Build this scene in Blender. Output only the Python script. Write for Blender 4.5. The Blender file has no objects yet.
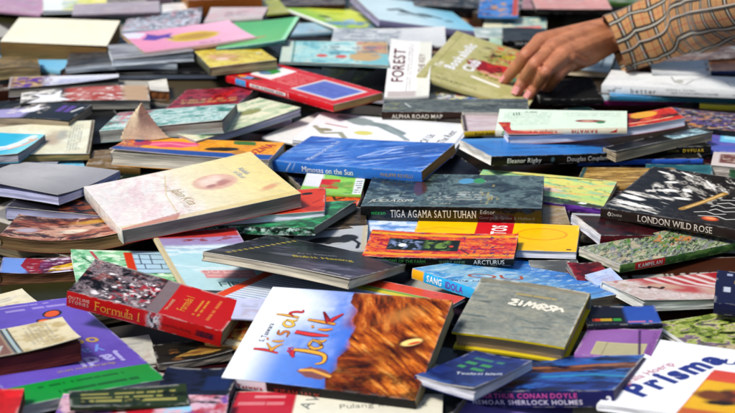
import bpy, math, random
import numpy as np
from mathutils import Vector, Matrix

SC = bpy.context.scene
COL = SC.collection
PI = math.pi
R = math.radians

# pose of every book: x, y, z of the top centre, heading, slopes along x and y, length, width, thickness (metres)
FIT = {
  'low_00': [-0.2518, 1.0722, 0.0158, 0.1564, 0, 0, 0.2103, 0.1776, 0.0158],
  'low_01': [0.0159, 1.0511, 0.0097, 0.3338, 0, 0, 0.2148, 0.1556, 0.0093],
  'low_02': [0.2316, 1.0295, 0.0154, -0.2855, 0, 0, 0.244, 0.1582, 0.0146],
  'low_03': [-0.2603, 1.2448, 0.0138, -0.345, 0, 0, 0.23, 0.158, 0.0126],
  'low_04': [-0.0103, 1.2187, 0.025, -0.4362, 0, 0, 0.2083, 0.1789, 0.0234],
  'low_05': [0.2395, 1.2223, 0.0104, 0.1087, 0, 0, 0.235, 0.1734, 0.0084],
  'low_06': [-0.3684, 1.4309, 0.0146, 0.4235, 0, 0, 0.232, 0.1796, 0.0121],
  'low_07': [-0.0906, 1.4554, 0.0237, -0.1415, 0, 0, 0.2001, 0.1641, 0.0237],
  'low_08': [0.1317, 1.4328, 0.0089, -0.5789, 0, 0, 0.2385, 0.1646, 0.0085],
  'low_09': [0.3152, 1.4151, 0.0219, 0.0925, 0, 0, 0.2482, 0.1689, 0.0211],
  'low_10': [-0.3674, 1.6387, 0.0224, -0.5681, 0, 0, 0.2463, 0.1774, 0.0212],
  'low_11': [-0.1335, 1.5921, 0.0104, -0.4359, 0, 0, 0.2273, 0.1739, 0.0088],
  'low_12': [0.1171, 1.6047, 0.0202, -0.0092, 0, 0, 0.2397, 0.1606, 0.0182],
  'low_13': [0.3805, 1.6464, 0.0239, -0.2156, 0, 0, 0.2472, 0.1533, 0.0215],
  'low_14': [-0.464, 1.803, 0.0139, -0.6827, 0, 0, 0.2255, 0.1788, 0.0139],
  'low_15': [-0.1984, 1.7867, 0.0166, -0.0747, 0, 0, 0.2239, 0.1755, 0.0162],
  'low_16': [0.018, 1.7812, 0.0246, 0.422, 0, 0, 0.2286, 0.1623, 0.0238],
  'low_17': [0.1933, 1.7914, 0.0145, -0.196, 0, 0, 0.2226, 0.1711, 0.0133],
  'low_18': [0.4653, 1.8372, 0.0149, -0.5842, 0, 0, 0.2204, 0.177, 0.0133],
  'low_19': [-0.4779, 2.0097, 0.0223, 0.3627, 0, 0, 0.2447, 0.1789, 0.0203],
  'low_20': [-0.2272, 2.0121, 0.0164, -0.5837, 0, 0, 0.2384, 0.1792, 0.014],
  'low_21': [-0.0156, 1.9833, 0.009, -0.0704, 0, 0, 0.2182, 0.1743, 0.009],
  'low_22': [0.2586, 1.9858, 0.0098, 0.4309, 0, 0, 0.2032, 0.1573, 0.0094],
  'low_23': [0.4597, 1.9817, 0.0182, 0.5806, 0, 0, 0.2407, 0.1743, 0.0174],
  'low_24': [-0.567, 2.2179, 0.0224, 0.2232, 0, 0, 0.2286, 0.1591, 0.0212],
  'low_25': [-0.2952, 2.1665, 0.02, -0.3614, 0, 0, 0.2291, 0.1642, 0.0184],
  'low_26': [-0.1363, 2.1926, 0.0174, -0.1139, 0, 0, 0.2182, 0.1768, 0.0154],
  'low_27': [0.1161, 2.1916, 0.0184, -0.4044, 0, 0, 0.2481, 0.1737, 0.0159],
  'low_28': [0.3306, 2.2049, 0.0115, -0.1041, 0, 0, 0.2378, 0.1798, 0.0115],
  'low_29': [0.5361, 2.1791, 0.0171, -0.3287, 0, 0, 0.2183, 0.1643, 0.0167],
  'low_30': [-0.6037, 2.3681, 0.0197, 0.1419, 0, 0, 0.2068, 0.1595, 0.0189],
  'low_31': [-0.3192, 2.3836, 0.0208, 0.1621, 0, 0, 0.2274, 0.1693, 0.0196],
  'low_32': [-0.111, 2.3863, 0.0193, -0.2671, 0, 0, 0.2177, 0.1733, 0.0177],
  'low_33': [0.1011, 2.3543, 0.0126, -0.6155, 0, 0, 0.2174, 0.1504, 0.0106],
  'low_34': [0.3357, 2.3709, 0.0204, -0.4764, 0, 0, 0.2296, 0.1732, 0.018],
  'low_35': [0.6054, 2.3938, 0.0162, -0.4645, 0, 0, 0.2249, 0.1693, 0.0162],
  'low_36': [-0.6144, 2.5993, 0.0103, 0.6025, 0, 0, 0.2385, 0.1554, 0.0099],
  'low_37': [-0.3491, 2.585, 0.0218, -0.4308, 0, 0, 0.238, 0.1543, 0.021],
  'low_38': [-0.1453, 2.5644, 0.0118, 0.335, 0, 0, 0.2, 0.1754, 0.0106],
  'low_39': [0.1295, 2.5862, 0.0157, -0.0042, 0, 0, 0.23, 0.1788, 0.0141],
  'low_40': [0.364, 2.5846, 0.0114, -0.3701, 0, 0, 0.215, 0.174, 0.0094],
  'low_41': [0.6191, 2.5476, 0.0164, -0.3938, 0, 0, 0.2102, 0.1752, 0.014],
  'low_42': [-0.6622, 2.7645, 0.0194, -0.3288, 0, 0, 0.2317, 0.1767, 0.0194],
  'low_43': [-0.4847, 2.763, 0.0115, 0.1879, 0, 0, 0.2354, 0.1742, 0.0111],
  'low_44': [-0.2013, 2.7455, 0.0179, 0.6861, 0, 0, 0.2146, 0.1628, 0.0171],
  'low_45': [0.0053, 2.7833, 0.0141, -0.2097, 0, 0, 0.2328, 0.1642, 0.0129],
  'low_46': [0.2443, 2.7407, 0.0203, -0.18, 0, 0, 0.2069, 0.1564, 0.0187],
  'low_47': [0.4377, 2.7498, 0.023, -0.0759, 0, 0, 0.2041, 0.1631, 0.021],
  'low_48': [0.6798, 2.7317, 0.0112, 0.509, 0, 0, 0.214, 0.1523, 0.0088],
  'low_49': [-0.7124, 2.9698, 0.0226, -0.0933, 0, 0, 0.2067, 0.161, 0.0226],
  'low_50': [-0.458, 2.9777, 0.0177, -0.2116, 0, 0, 0.2003, 0.163, 0.0173],
  'low_51': [-0.2492, 2.9413, 0.0205, 0.6979, 0, 0, 0.2115, 0.1508, 0.0197],
  'low_52': [-0.0277, 2.9716, 0.0103, 0.0356, 0, 0, 0.2272, 0.1506, 0.0091],
  'low_53': [0.218, 2.9378, 0.0171, -0.3008, 0, 0, 0.2137, 0.1791, 0.0155],
  'low_54': [0.5098, 2.978, 0.0242, -0.0822, 0, 0, 0.236, 0.1541, 0.0222],
  'low_55': [0.7424, 2.9633, 0.0234, -0.0537, 0, 0, 0.2327, 0.173, 0.021],
  'far_pink_l': [-0.6305, 2.6784, 0.0259, -0.3231, 0.0, 0.0, 0.1426, 0.11, 0.006],
  'far_brown_box': [-0.2644, 2.6601, 0.0523, 0.2364, 0.0, 0.0, 0.1317, 0.11, 0.03],
  'far_dark_mid': [-0.1131, 2.7125, 0.0284, 0.0557, -0.0, 0.0, 0.1389, 0.11, 0.01],
  'far_black': [0.1197, 2.666, 0.0368, 0.0, 0.0, 0.0, 0.1384, 0.11, 0.016],
  'far_brown_spine': [0.224, 2.6008, 0.0362, -0.7843, 0.0, 0.0, 0.0208, 0.09, 0.02],
  'far_blue_fig': [0.2309, 2.5878, 0.0417, -0.1049, 0.0, 0.0, 0.0686, 0.12, 0.005],
  'far_black_r': [0.3161, 2.6518, 0.0328, -0.2039, 0.0, 0.0, 0.0745, 0.08, 0.012],
  'far_green_r': [0.3971, 2.6753, 0.0413, 0.0, 0.0, 0.0, 0.1785, 0.09, 0.008],
  'far_coral_r': [0.3568, 2.5868, 0.0498, 0.0, 0.0, 0.0, 0.1313, 0.09, 0.008],
  'far_pages_white': [-0.3468, 2.6214, 0.0323, 0.2501, 0.0, -0.0, 0.06, 0.06, 0.01],
  'far_mag_l': [-0.5303, 2.6708, 0.0314, 0.1997, 0.0, 0.0, 0.1134, 0.13, 0.005],
  'far_grey_thin': [-0.4433, 2.5976, 0.0379, 0.1453, 0.0, 0.0, 0.1514, 0.08, 0.006],
  'black_block': [-0.3047, 2.2507, 0.0325, -0.0, -0.0, -0.0, 0.155, 0.1, 0.012],
  'silver_block': [-0.3797, 2.2557, 0.043, 0.1004, -0.0, -0.0, 0.1689, 0.09, 0.01],
  'grey_curl': [-0.3365, 2.2566, 0.0535, 0.2325, -0.0, -0.0, 0.1243, 0.09, 0.01],
  'cyan_left': [-0.5205, 2.2916, 0.0309, -0.3144, 0.0, -0.0, 0.1296, 0.09, 0.008],
  'tan_left': [-0.5438, 2.2042, 0.0474, 0.2529, 0.0, 0.0, 0.0877, 0.07, 0.016],
  'comic_white': [-0.3535, 2.5337, 0.0313, 0.0433, 0.0668, 0.0051, 0.1305, 0.1091, 0.005],
  'pale_pink_slim': [-0.2215, 2.4804, 0.0561, -0.0489, 0.0648, -0.0096, 0.098, 0.081, 0.006],
  'olive_slim': [-0.1738, 2.6253, 0.0329, 0.2964, 0.0, 0.0, 0.0506, 0.09, 0.004],
  'lime_kids': [-0.0473, 2.575, 0.0259, 0.5319, -0.1005, -0.0984, 0.1236, 0.1987, 0.005],
  'tan_pages_far': [-0.0802, 2.5051, 0.0268, 0.263, 0.0, 0.0, 0.1305, 0.06, 0.007],
  'people_white': [0.0781, 2.5461, 0.0418, 0.253, -0.1644, -0.0563, 0.1747, 0.2025, 0.012],
  'cream_teal': [0.2555, 2.5359, 0.0258, -0.1211, 0.0087, -0.0201, 0.1077, 0.0871, 0.005],
  'coral_mag': [0.2375, 2.457, 0.0299, 0.0, 0.0, 0.0, 0.1146, 0.06, 0.003],
  'mint_bit': [0.2182, 2.398, 0.0249, 0.0, 0.0, 0.0, 0.0324, 0.07, 0.004],
  'murak_black': [0.258, 2.4002, 0.0414, -0.0857, -0.0, -0.0, 0.074, 0.08, 0.011],
  'glare_wrap': [0.0342, 2.327, 0.0557, -0.0295, -0.0061, -0.0199, 0.18, 0.1006, 0.005],
  'green_teal': [-0.1735, 2.3428, 0.0595, -0.081, 0.1339, -0.0416, 0.1099, 0.1802, 0.006],
  'dark_under_teal': [-0.1688, 2.3221, 0.03, 0.4917, 0.0, 0.0, 0.0503, 0.06, 0.01],
  'kids_teal': [-0.0496, 2.2233, 0.0581, 0.0055, -0.0288, 0.0261, 0.1633, 0.1152, 0.004],
  'garden_photo': [-0.0208, 2.2156, 0.0157, -0.0348, -0.0586, 0.0058, 0.1042, 0.1065, 0.004],
  'comic_strip_mag': [0.1105, 2.1161, 0.0219, -0.0376, 0.0023, 0.0038, 0.1709, 0.0799, 0.003],
  'forest': [0.0622, 2.1676, 0.0492, -0.0596, 0.0237, 0.1138, 0.064, 0.2155, 0.006],
  'pink_star': [-0.285, 2.3249, 0.0565, 0.3978, 0.0395, -0.0428, 0.18, 0.1412, 0.006],
  'cream_thick': [-0.4916, 2.3527, 0.0581, 0.0123, -0.0493, 0.0313, 0.1662, 0.1474, 0.032],
  'purple_white': [-0.4515, 2.1524, 0.0339, 0.1623, -0.0, 0.0, 0.1605, 0.058, 0.011],
  'red_white_l': [-0.4067, 2.0743, 0.0358, 0.1873, 0.0, 0.0, 0.1815, 0.075, 0.013],
  'yellow_face': [-0.2027, 2.2049, 0.0588, 0.2695, 0.0372, -0.0967, 0.0998, 0.1598, 0.013],
  'red_lorry': [-0.0937, 2.0588, 0.0582, -0.8592, 0.0391, -0.0262, 0.2488, 0.0883, 0.01],
  'brown_wood': [-0.3084, 2.1288, 0.0335, 0.1858, 0.0, 0.0, 0.0275, 0.06, 0.013],
  'maroon_gold': [-0.2246, 2.0564, 0.0348, -0.1937, 0.0976, -0.0744, 0.1087, 0.1191, 0.009],
  'lav_leaf': [-0.1355, 1.9867, 0.021, 0.0455, 0.0543, 0.0016, 0.06, 0.0459, 0.003],
  'green_cream': [-0.1857, 1.9204, 0.0496, 0.8011, -0.0, 0.0, 0.1854, 0.085, 0.009],
  'teal_wash': [-0.2634, 1.9024, 0.0573, -0.1015, 0.103, -0.0685, 0.1645, 0.1004, 0.015],
  'black_lav': [-0.4588, 1.989, 0.0384, -0.222, 0.0471, -0.0338, 0.1299, 0.0818, 0.013],
  'lavender_top': [-0.4456, 1.8604, 0.0224, -0.0771, 0.0, -0.0, 0.101, 0.08, 0.008],
  'faded_cream': [-0.4315, 1.8842, 0.0319, 0.1164, 0.019, 0.0069, 0.1327, 0.1333, 0.008],
  'cyan_fish': [-0.4689, 1.8313, 0.042, -0.1463, 0.0402, -0.0203, 0.0768, 0.0968, 0.01],
  'cyan_slip': [-0.3998, 1.8182, 0.0184, 0.2721, 0.0, 0.0, 0.07, 0.055, 0.004],
  'brown_under': [-0.3234, 1.8249, 0.0251, 0.0, -0.0, -0.0, 0.0709, 0.07, 0.008],
  'white_art': [-0.0463, 1.9285, 0.0286, -0.552, 0.0208, -0.0462, 0.1389, 0.1354, 0.004],
  'white_script': [0.022, 1.8935, 0.0387, -0.2754, 0.0055, -0.0102, 0.2136, 0.1292, 0.007],
  'road_map': [0.121, 1.9744, 0.0502, -0.0641, 0.018, -0.0149, 0.1996, 0.0597, 0.01],
  'bookclub': [0.187, 2.208, 0.0374, -0.326, -0.1911, 0.1167, 0.171, 0.2161, 0.007],
  'orange_cover': [-0.2162, 1.8062, 0.0462, -0.24, 0.0364, 0.0134, 0.2119, 0.0657, 0.018],
  'brown_dark_r': [0.5052, 2.3211, 0.0307, 0.1377, 0.0, 0.0, 0.1713, 0.08, 0.014],
  'magenta': [0.3799, 2.1209, 0.0168, -0.0468, 0.0, 0.0, 0.214, 0.028, 0.007],
  'grey_blue_r': [0.3447, 2.285, 0.029, -0.2384, -0.0066, 0.002, 0.0811, 0.1251, 0.008],
  'yellow_sliver_r': [0.5243, 2.1027, 0.0257, -0.1154, 0.0, -0.0, 0.0843, 0.09, 0.007],
  'teal_sliver_r': [0.4599, 2.1126, 0.0332, -0.0931, 0.0, 0.0, 0.2125, 0.09, 0.007],
  'black_under_hand': [0.2941, 2.134, 0.0253, 0.0531, 0.0, 0.0, 0.0936, 0.095, 0.008],
  'better': [0.4483, 2.1002, 0.0486, -0.3407, 0.0354, -0.0299, 0.2029, 0.076, 0.012],
  'navy_r': [0.5794, 2.2661, 0.0256, -0.1267, 0.0, 0.0, 0.0892, 0.06, 0.008],
  'white_thin_r': [0.4652, 2.1584, 0.0531, -0.1255, 0.0, 0.0, 0.0853, 0.06, 0.006],
  'blue_purple_r': [0.4886, 1.9093, 0.0248, -0.2717, 0.0034, -0.0011, 0.0763, 0.1197, 0.006],
  'dark_print_r': [0.4661, 1.9644, 0.0335, -0.3096, -0.0053, 0.0023, 0.1078, 0.0769, 0.008],
  'white_brown_r': [0.471, 1.8079, 0.0294, -0.2781, -0.0017, 0.0006, 0.0603, 0.0569, 0.014],
  'dark_green_r': [0.4766, 1.7597, 0.0255, -0.2624, -0.0056, 0.0017, 0.0505, 0.0617, 0.01],
  'teal_text_r': [0.3851, 1.7446, 0.0273, -0.1942, 0.0683, -0.0881, 0.0826, 0.1239, 0.005],
  'ochre': [0.3105, 1.7456, 0.0296, -0.2766, 0.0862, -0.0314, 0.0977, 0.0717, 0.005],
  'blue_spine_r': [0.3486, 1.8777, 0.0257, 0.0482, 0.0, 0.0, 0.1623, 0.11, 0.007],
  'black_yellow_r': [0.3497, 1.8929, 0.034, 0.1328, 0.0, 0.0, 0.1817, 0.11, 0.011],
  'eleanor': [0.2411, 1.8271, 0.042, 0.4143, -0.0734, -0.0934, 0.2325, 0.0871, 0.012],
  'tan_pages_r': [0.377, 1.844, 0.045, 0.5432, 0.0, 0.0, 0.1642, 0.026, 0.012],
  'yellow_spine': [0.1537, 1.9295, 0.0466, 0.0, 0.0, 0.0, 0.0538, 0.11, 0.007],
  'red_big': [0.2924, 1.8675, 0.0588, 0.1561, 0.0433, 0.0244, 0.2365, 0.0522, 0.011],
  'mint': [0.2543, 1.8734, 0.0617, -0.1593, 0.0619, -0.0147, 0.1682, 0.0753, 0.008],
  'lav_under_l': [-0.3464, 1.6583, 0.0369, -0.176, -0.0, 0.0, 0.1267, 0.11, 0.014],
  'pages_curl_l': [-0.3996, 1.7004, 0.0437, -0.4711, 0.0413, -0.0861, 0.1606, 0.1191, 0.009],
  'orange_comic': [-0.0416, 1.6616, 0.0303, -0.1749, 0.0272, -0.0103, 0.0644, 0.0638, 0.005],
  'green_redbox': [-0.0411, 1.7027, 0.0357, -0.0931, -0.0, 0.0, 0.073, 0.0632, 0.005],
  'mimosas': [-0.0045, 1.7784, 0.0491, -0.4111, 0.0634, -0.0446, 0.2013, 0.115, 0.013],
  'tan_bit_r': [0.209, 1.6264, 0.0257, 0.0, 0.0, 0.0, 0.0458, 0.06, 0.005],
  'swirl': [0.2088, 1.6998, 0.0306, -0.3626, 0.0546, 0.0325, 0.1692, 0.0827, 0.008],
  'blue_white_mid': [0.0154, 1.5896, 0.0257, 0.0352, 0.0, 0.0, 0.0838, 0.08, 0.005],
  'brown_cross': [-0.0255, 1.5963, 0.0322, 0.0625, -0.0, 0.0, 0.0484, 0.06, 0.006],
  'grey_photo': [-0.0416, 1.5405, 0.0294, -0.0399, 0.0567, -0.0102, 0.0824, 0.0645, 0.004],
  'green_slick': [-0.0986, 1.6014, 0.036, -0.4459, 0.0997, -0.1302, 0.1409, 0.1059, 0.009],
  'red_orange': [-0.1187, 1.6078, 0.046, 0.0076, 0.074, -0.0029, 0.1404, 0.0769, 0.008],
  'brick_mag': [-0.2565, 1.4601, 0.03, 0.2557, -0.0707, -0.0632, 0.1072, 0.0981, 0.003],
  'lake_mag': [-0.1656, 1.4644, 0.037, 0.3309, -0.137, -0.0498, 0.0951, 0.1696, 0.005],
  'da_cream': [-0.2034, 1.6155, 0.0595, 0.422, 0.0563, -0.0089, 0.2081, 0.165, 0.016],
  'yellow_tos': [0.142, 1.5475, 0.0309, -0.1783, 0.0343, -0.0074, 0.1833, 0.0828, 0.008],
  'tiga': [0.1021, 1.6512, 0.0457, -0.136, 0.0343, -0.0225, 0.2069, 0.1147, 0.018],
  'black_red_r': [0.3018, 1.5714, 0.034, 0.2993, -0.1169, -0.1125, 0.1224, 0.0776, 0.012],
  'london': [0.3748, 1.6163, 0.0513, -0.5524, 0.0227, -0.0174, 0.1599, 0.1586, 0.012],
  'blue_brown_l': [-0.3508, 1.476, 0.026, 0.1253, -0.0347, -0.008, 0.0807, 0.0438, 0.014],
  'sag_brown': [-0.3255, 1.5574, 0.038, -0.022, 0.0627, -0.0792, 0.1505, 0.086, 0.014],
  'orange_mag': [-0.0315, 1.3599, 0.041, -0.5221, -0.0217, -0.1295, 0.2163, 0.1444, 0.003],
  'dark_yellow': [-0.0624, 1.4344, 0.054, -0.4085, -0.1305, -0.2265, 0.163, 0.154, 0.009],
  'grey_script_r': [0.2006, 1.4606, 0.0265, 0.0358, 0.0278, 0.0087, 0.0527, 0.0533, 0.004],
  'darkred_r': [0.2322, 1.4367, 0.0336, 0.1588, 0.0327, 0.0171, 0.0367, 0.0503, 0.006],
  'white_tri_r': [0.2443, 1.416, 0.0373, 0.3584, 0.0597, 0.0665, 0.03, 0.03, 0.003],
  'sang': [0.1607, 1.4083, 0.0388, 0.7122, -0.0732, -0.1854, 0.1474, 0.1785, 0.011],
  'arcturus': [0.0794, 1.4987, 0.0389, -0.1675, 0.0315, -0.0209, 0.1621, 0.0705, 0.008],
  'kampelan': [0.3164, 1.5054, 0.0371, 0.5513, -0.0163, -0.0901, 0.1674, 0.0671, 0.009],
  'navy_letters_r': [0.243, 1.3006, 0.0483, 0.0227, 0.026, 0.0066, 0.0704, 0.0356, 0.005],
  'olive_mag': [0.3388, 1.3067, 0.0272, 0.402, -0.0431, -0.0737, 0.1029, 0.0808, 0.004],
  'santa': [0.3206, 1.3882, 0.0391, 0.4278, -0.0947, -0.0986, 0.1509, 0.0729, 0.009],
  'navy_box_r': [0.3743, 1.3677, 0.0472, -0.2501, 0.0049, -0.0013, 0.053, 0.0783, 0.012],
  'cream_l': [-0.3716, 1.3889, 0.0197, 0.6757, -0.0129, -0.0267, 0.0659, 0.0436, 0.004],
  'navy_under': [-0.1527, 1.1878, 0.0326, -0.1252, 0.0264, -0.0102, 0.0669, 0.0624, 0.008],
  'ochre_dark': [-0.1664, 1.2821, 0.0212, 0.2524, 0.0356, 0.0145, 0.0712, 0.0444, 0.006],
  'grey_paper_l': [-0.2188, 1.2896, 0.0174, 0.3135, -0.0158, -0.0077, 0.0302, 0.0573, 0.003],
  'small_art': [-0.1307, 1.3188, 0.0272, -0.1896, -0.0195, 0.0096, 0.0364, 0.068, 0.005],
  'white_lav': [-0.1132, 1.3136, 0.0502, -0.0612, 0.0101, -0.0006, 0.03, 0.0417, 0.003],
  'black_logo': [-0.323, 1.2424, 0.0293, 0.1287, -0.0, 0.0, 0.06, 0.08, 0.015],
  'purple': [-0.3005, 1.2677, 0.0334, 0.5591, -0.0618, -0.0683, 0.138, 0.2275, 0.01],
  'formula': [-0.2042, 1.3258, 0.0581, -0.2579, -0.1502, 0.0906, 0.1578, 0.0633, 0.017],
  'red_old': [-0.3211, 1.2339, 0.0552, 0.4613, -0.0206, -0.0253, 0.1047, 0.0632, 0.017],
  'red_corner': [-0.3097, 1.1129, 0.0534, 0.0997, -0.0058, 0.0002, 0.0364, 0.0627, 0.012],
  'purple_top': [0.233, 1.252, 0.044, -0.3587, 0.0981, -0.0651, 0.0694, 0.0634, 0.006],
  'purple_bottom': [0.1319, 1.1645, 0.0168, -0.057, 0.0194, -0.0006, 0.1067, 0.0458, 0.006],
  'cream_corner': [0.1947, 1.1538, 0.0233, -0.1359, 0.003, -0.0004, 0.0318, 0.034, 0.005],
  'sherlock': [0.1609, 1.2032, 0.038, -0.4724, 0.1625, -0.1718, 0.1554, 0.0907, 0.015],
  'navy_green': [0.0946, 1.186, 0.05, -0.707, 0.0309, -0.1281, 0.0637, 0.0878, 0.008],
  'amer': [0.1457, 1.2892, 0.0595, -0.3917, 0.1069, 0.1818, 0.1091, 0.0907, 0.02],
  'prisma': [0.2918, 1.1556, 0.0554, -0.5317, 0.0688, -0.0815, 0.1384, 0.1497, 0.006],
  'comic_bottom': [-0.1925, 1.1306, 0.0395, -0.0103, -0.0254, -0.0093, 0.1438, 0.0526, 0.004],
  'green_text_bottom': [-0.2048, 1.1438, 0.0457, 0.2192, -0.075, -0.0274, 0.1003, 0.03, 0.004],
  'kisah': [-0.0256, 1.2378, 0.0555, -0.2939, 0.1175, 0.2176, 0.1802, 0.139, 0.016],
  'red_white_bottom': [-0.0273, 1.155, 0.0291, -0.0644, 0.0227, -0.0075, 0.1848, 0.0593, 0.004],
}
HAND_JOINTS = {"index": [[0.2568, 2.1599, 0.0917], [0.2322, 2.1311, 0.0797], [0.2177, 2.1532, 0.0507], [0.2053, 2.1587, 0.0337]], "middle": [[0.2703, 2.1342, 0.0879], [0.2422, 2.0983, 0.0752], [0.2302, 2.1268, 0.0445], [0.2199, 2.1205, 0.0264]], "ring": [[0.2848, 2.1189, 0.0815], [0.2559, 2.077, 0.0693], [0.2485, 2.117, 0.0397], [0.2371, 2.1137, 0.0224]], "little": [[0.3056, 2.1396, 0.0698], [0.2758, 2.0953, 0.0596], [0.269, 2.128, 0.0349], [0.26, 2.1353, 0.0205]], "wrist": [[0.3704, 2.2269, 0.0944], [0.3765, 2.2233, 0.0844]], "fore": [[0.4145, 2.1618, 0.1064], [0.4876, 2.1251, 0.1484], [0.5596, 1.9134, 0.2284]], "cuff": [[0.3675, 2.174, 0.0834], [0.408, 2.1733, 0.1004], [0.4709, 2.1441, 0.1334], [0.5052, 2.0237, 0.1784], [0.5565, 1.9018, 0.2284], [0.6091, 1.7027, 0.3084]], "thumb": [[0.3361, 2.2079, 0.0884], [0.3031, 2.2988, 0.0584], [0.2748, 2.3224, 0.0424]]}
EXPOSURE = 0.35
# ------------------------------------------------------------------ colours
def lin(h):
    if not isinstance(h, str): return tuple(h)
    h = h.lstrip('#')
    if len(h) == 3: h = ''.join(c*2 for c in h)
    o = []
    for i in (0, 2, 4):
        c = int(h[i:i+2], 16)/255
        c = c/12.92 if c <= .04045 else ((c+.055)/1.055)**2.4
        o.append(min(c, .84))
    return tuple(o)

# ------------------------------------------------------------------ noise
_lat = {}
def vnoise(x, y, seed):
    if seed not in _lat:
        _lat[seed] = np.random.RandomState(seed % 99991).rand(128, 128)
    T = _lat[seed]
    xi = np.floor(x).astype(int); yi = np.floor(y).astype(int)
    fx = x-xi; fy = y-yi
    fx = fx*fx*(3-2*fx); fy = fy*fy*(3-2*fy)
    a = T[xi % 128, yi % 128]; b = T[(xi+1) % 128, yi % 128]
    c = T[xi % 128, (yi+1) % 128]; d = T[(xi+1) % 128, (yi+1) % 128]
    return (a*(1-fx)+b*fx)*(1-fy)+(c*(1-fx)+d*fx)*fy
def fbm(x, y, seed=1, o=3):
    s = 0; a = .5; n = 0
    for k in range(o):
        s = s+a*vnoise(x*2**k+17.3*k, y*2**k+9.1*k, seed+k*7); n += a; a *= .62
    return s/n
def sst(a, b, x):
    t = np.clip((x-a)/(b-a+1e-9), 0, 1)
    return t*t*(3-2*t)

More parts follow.
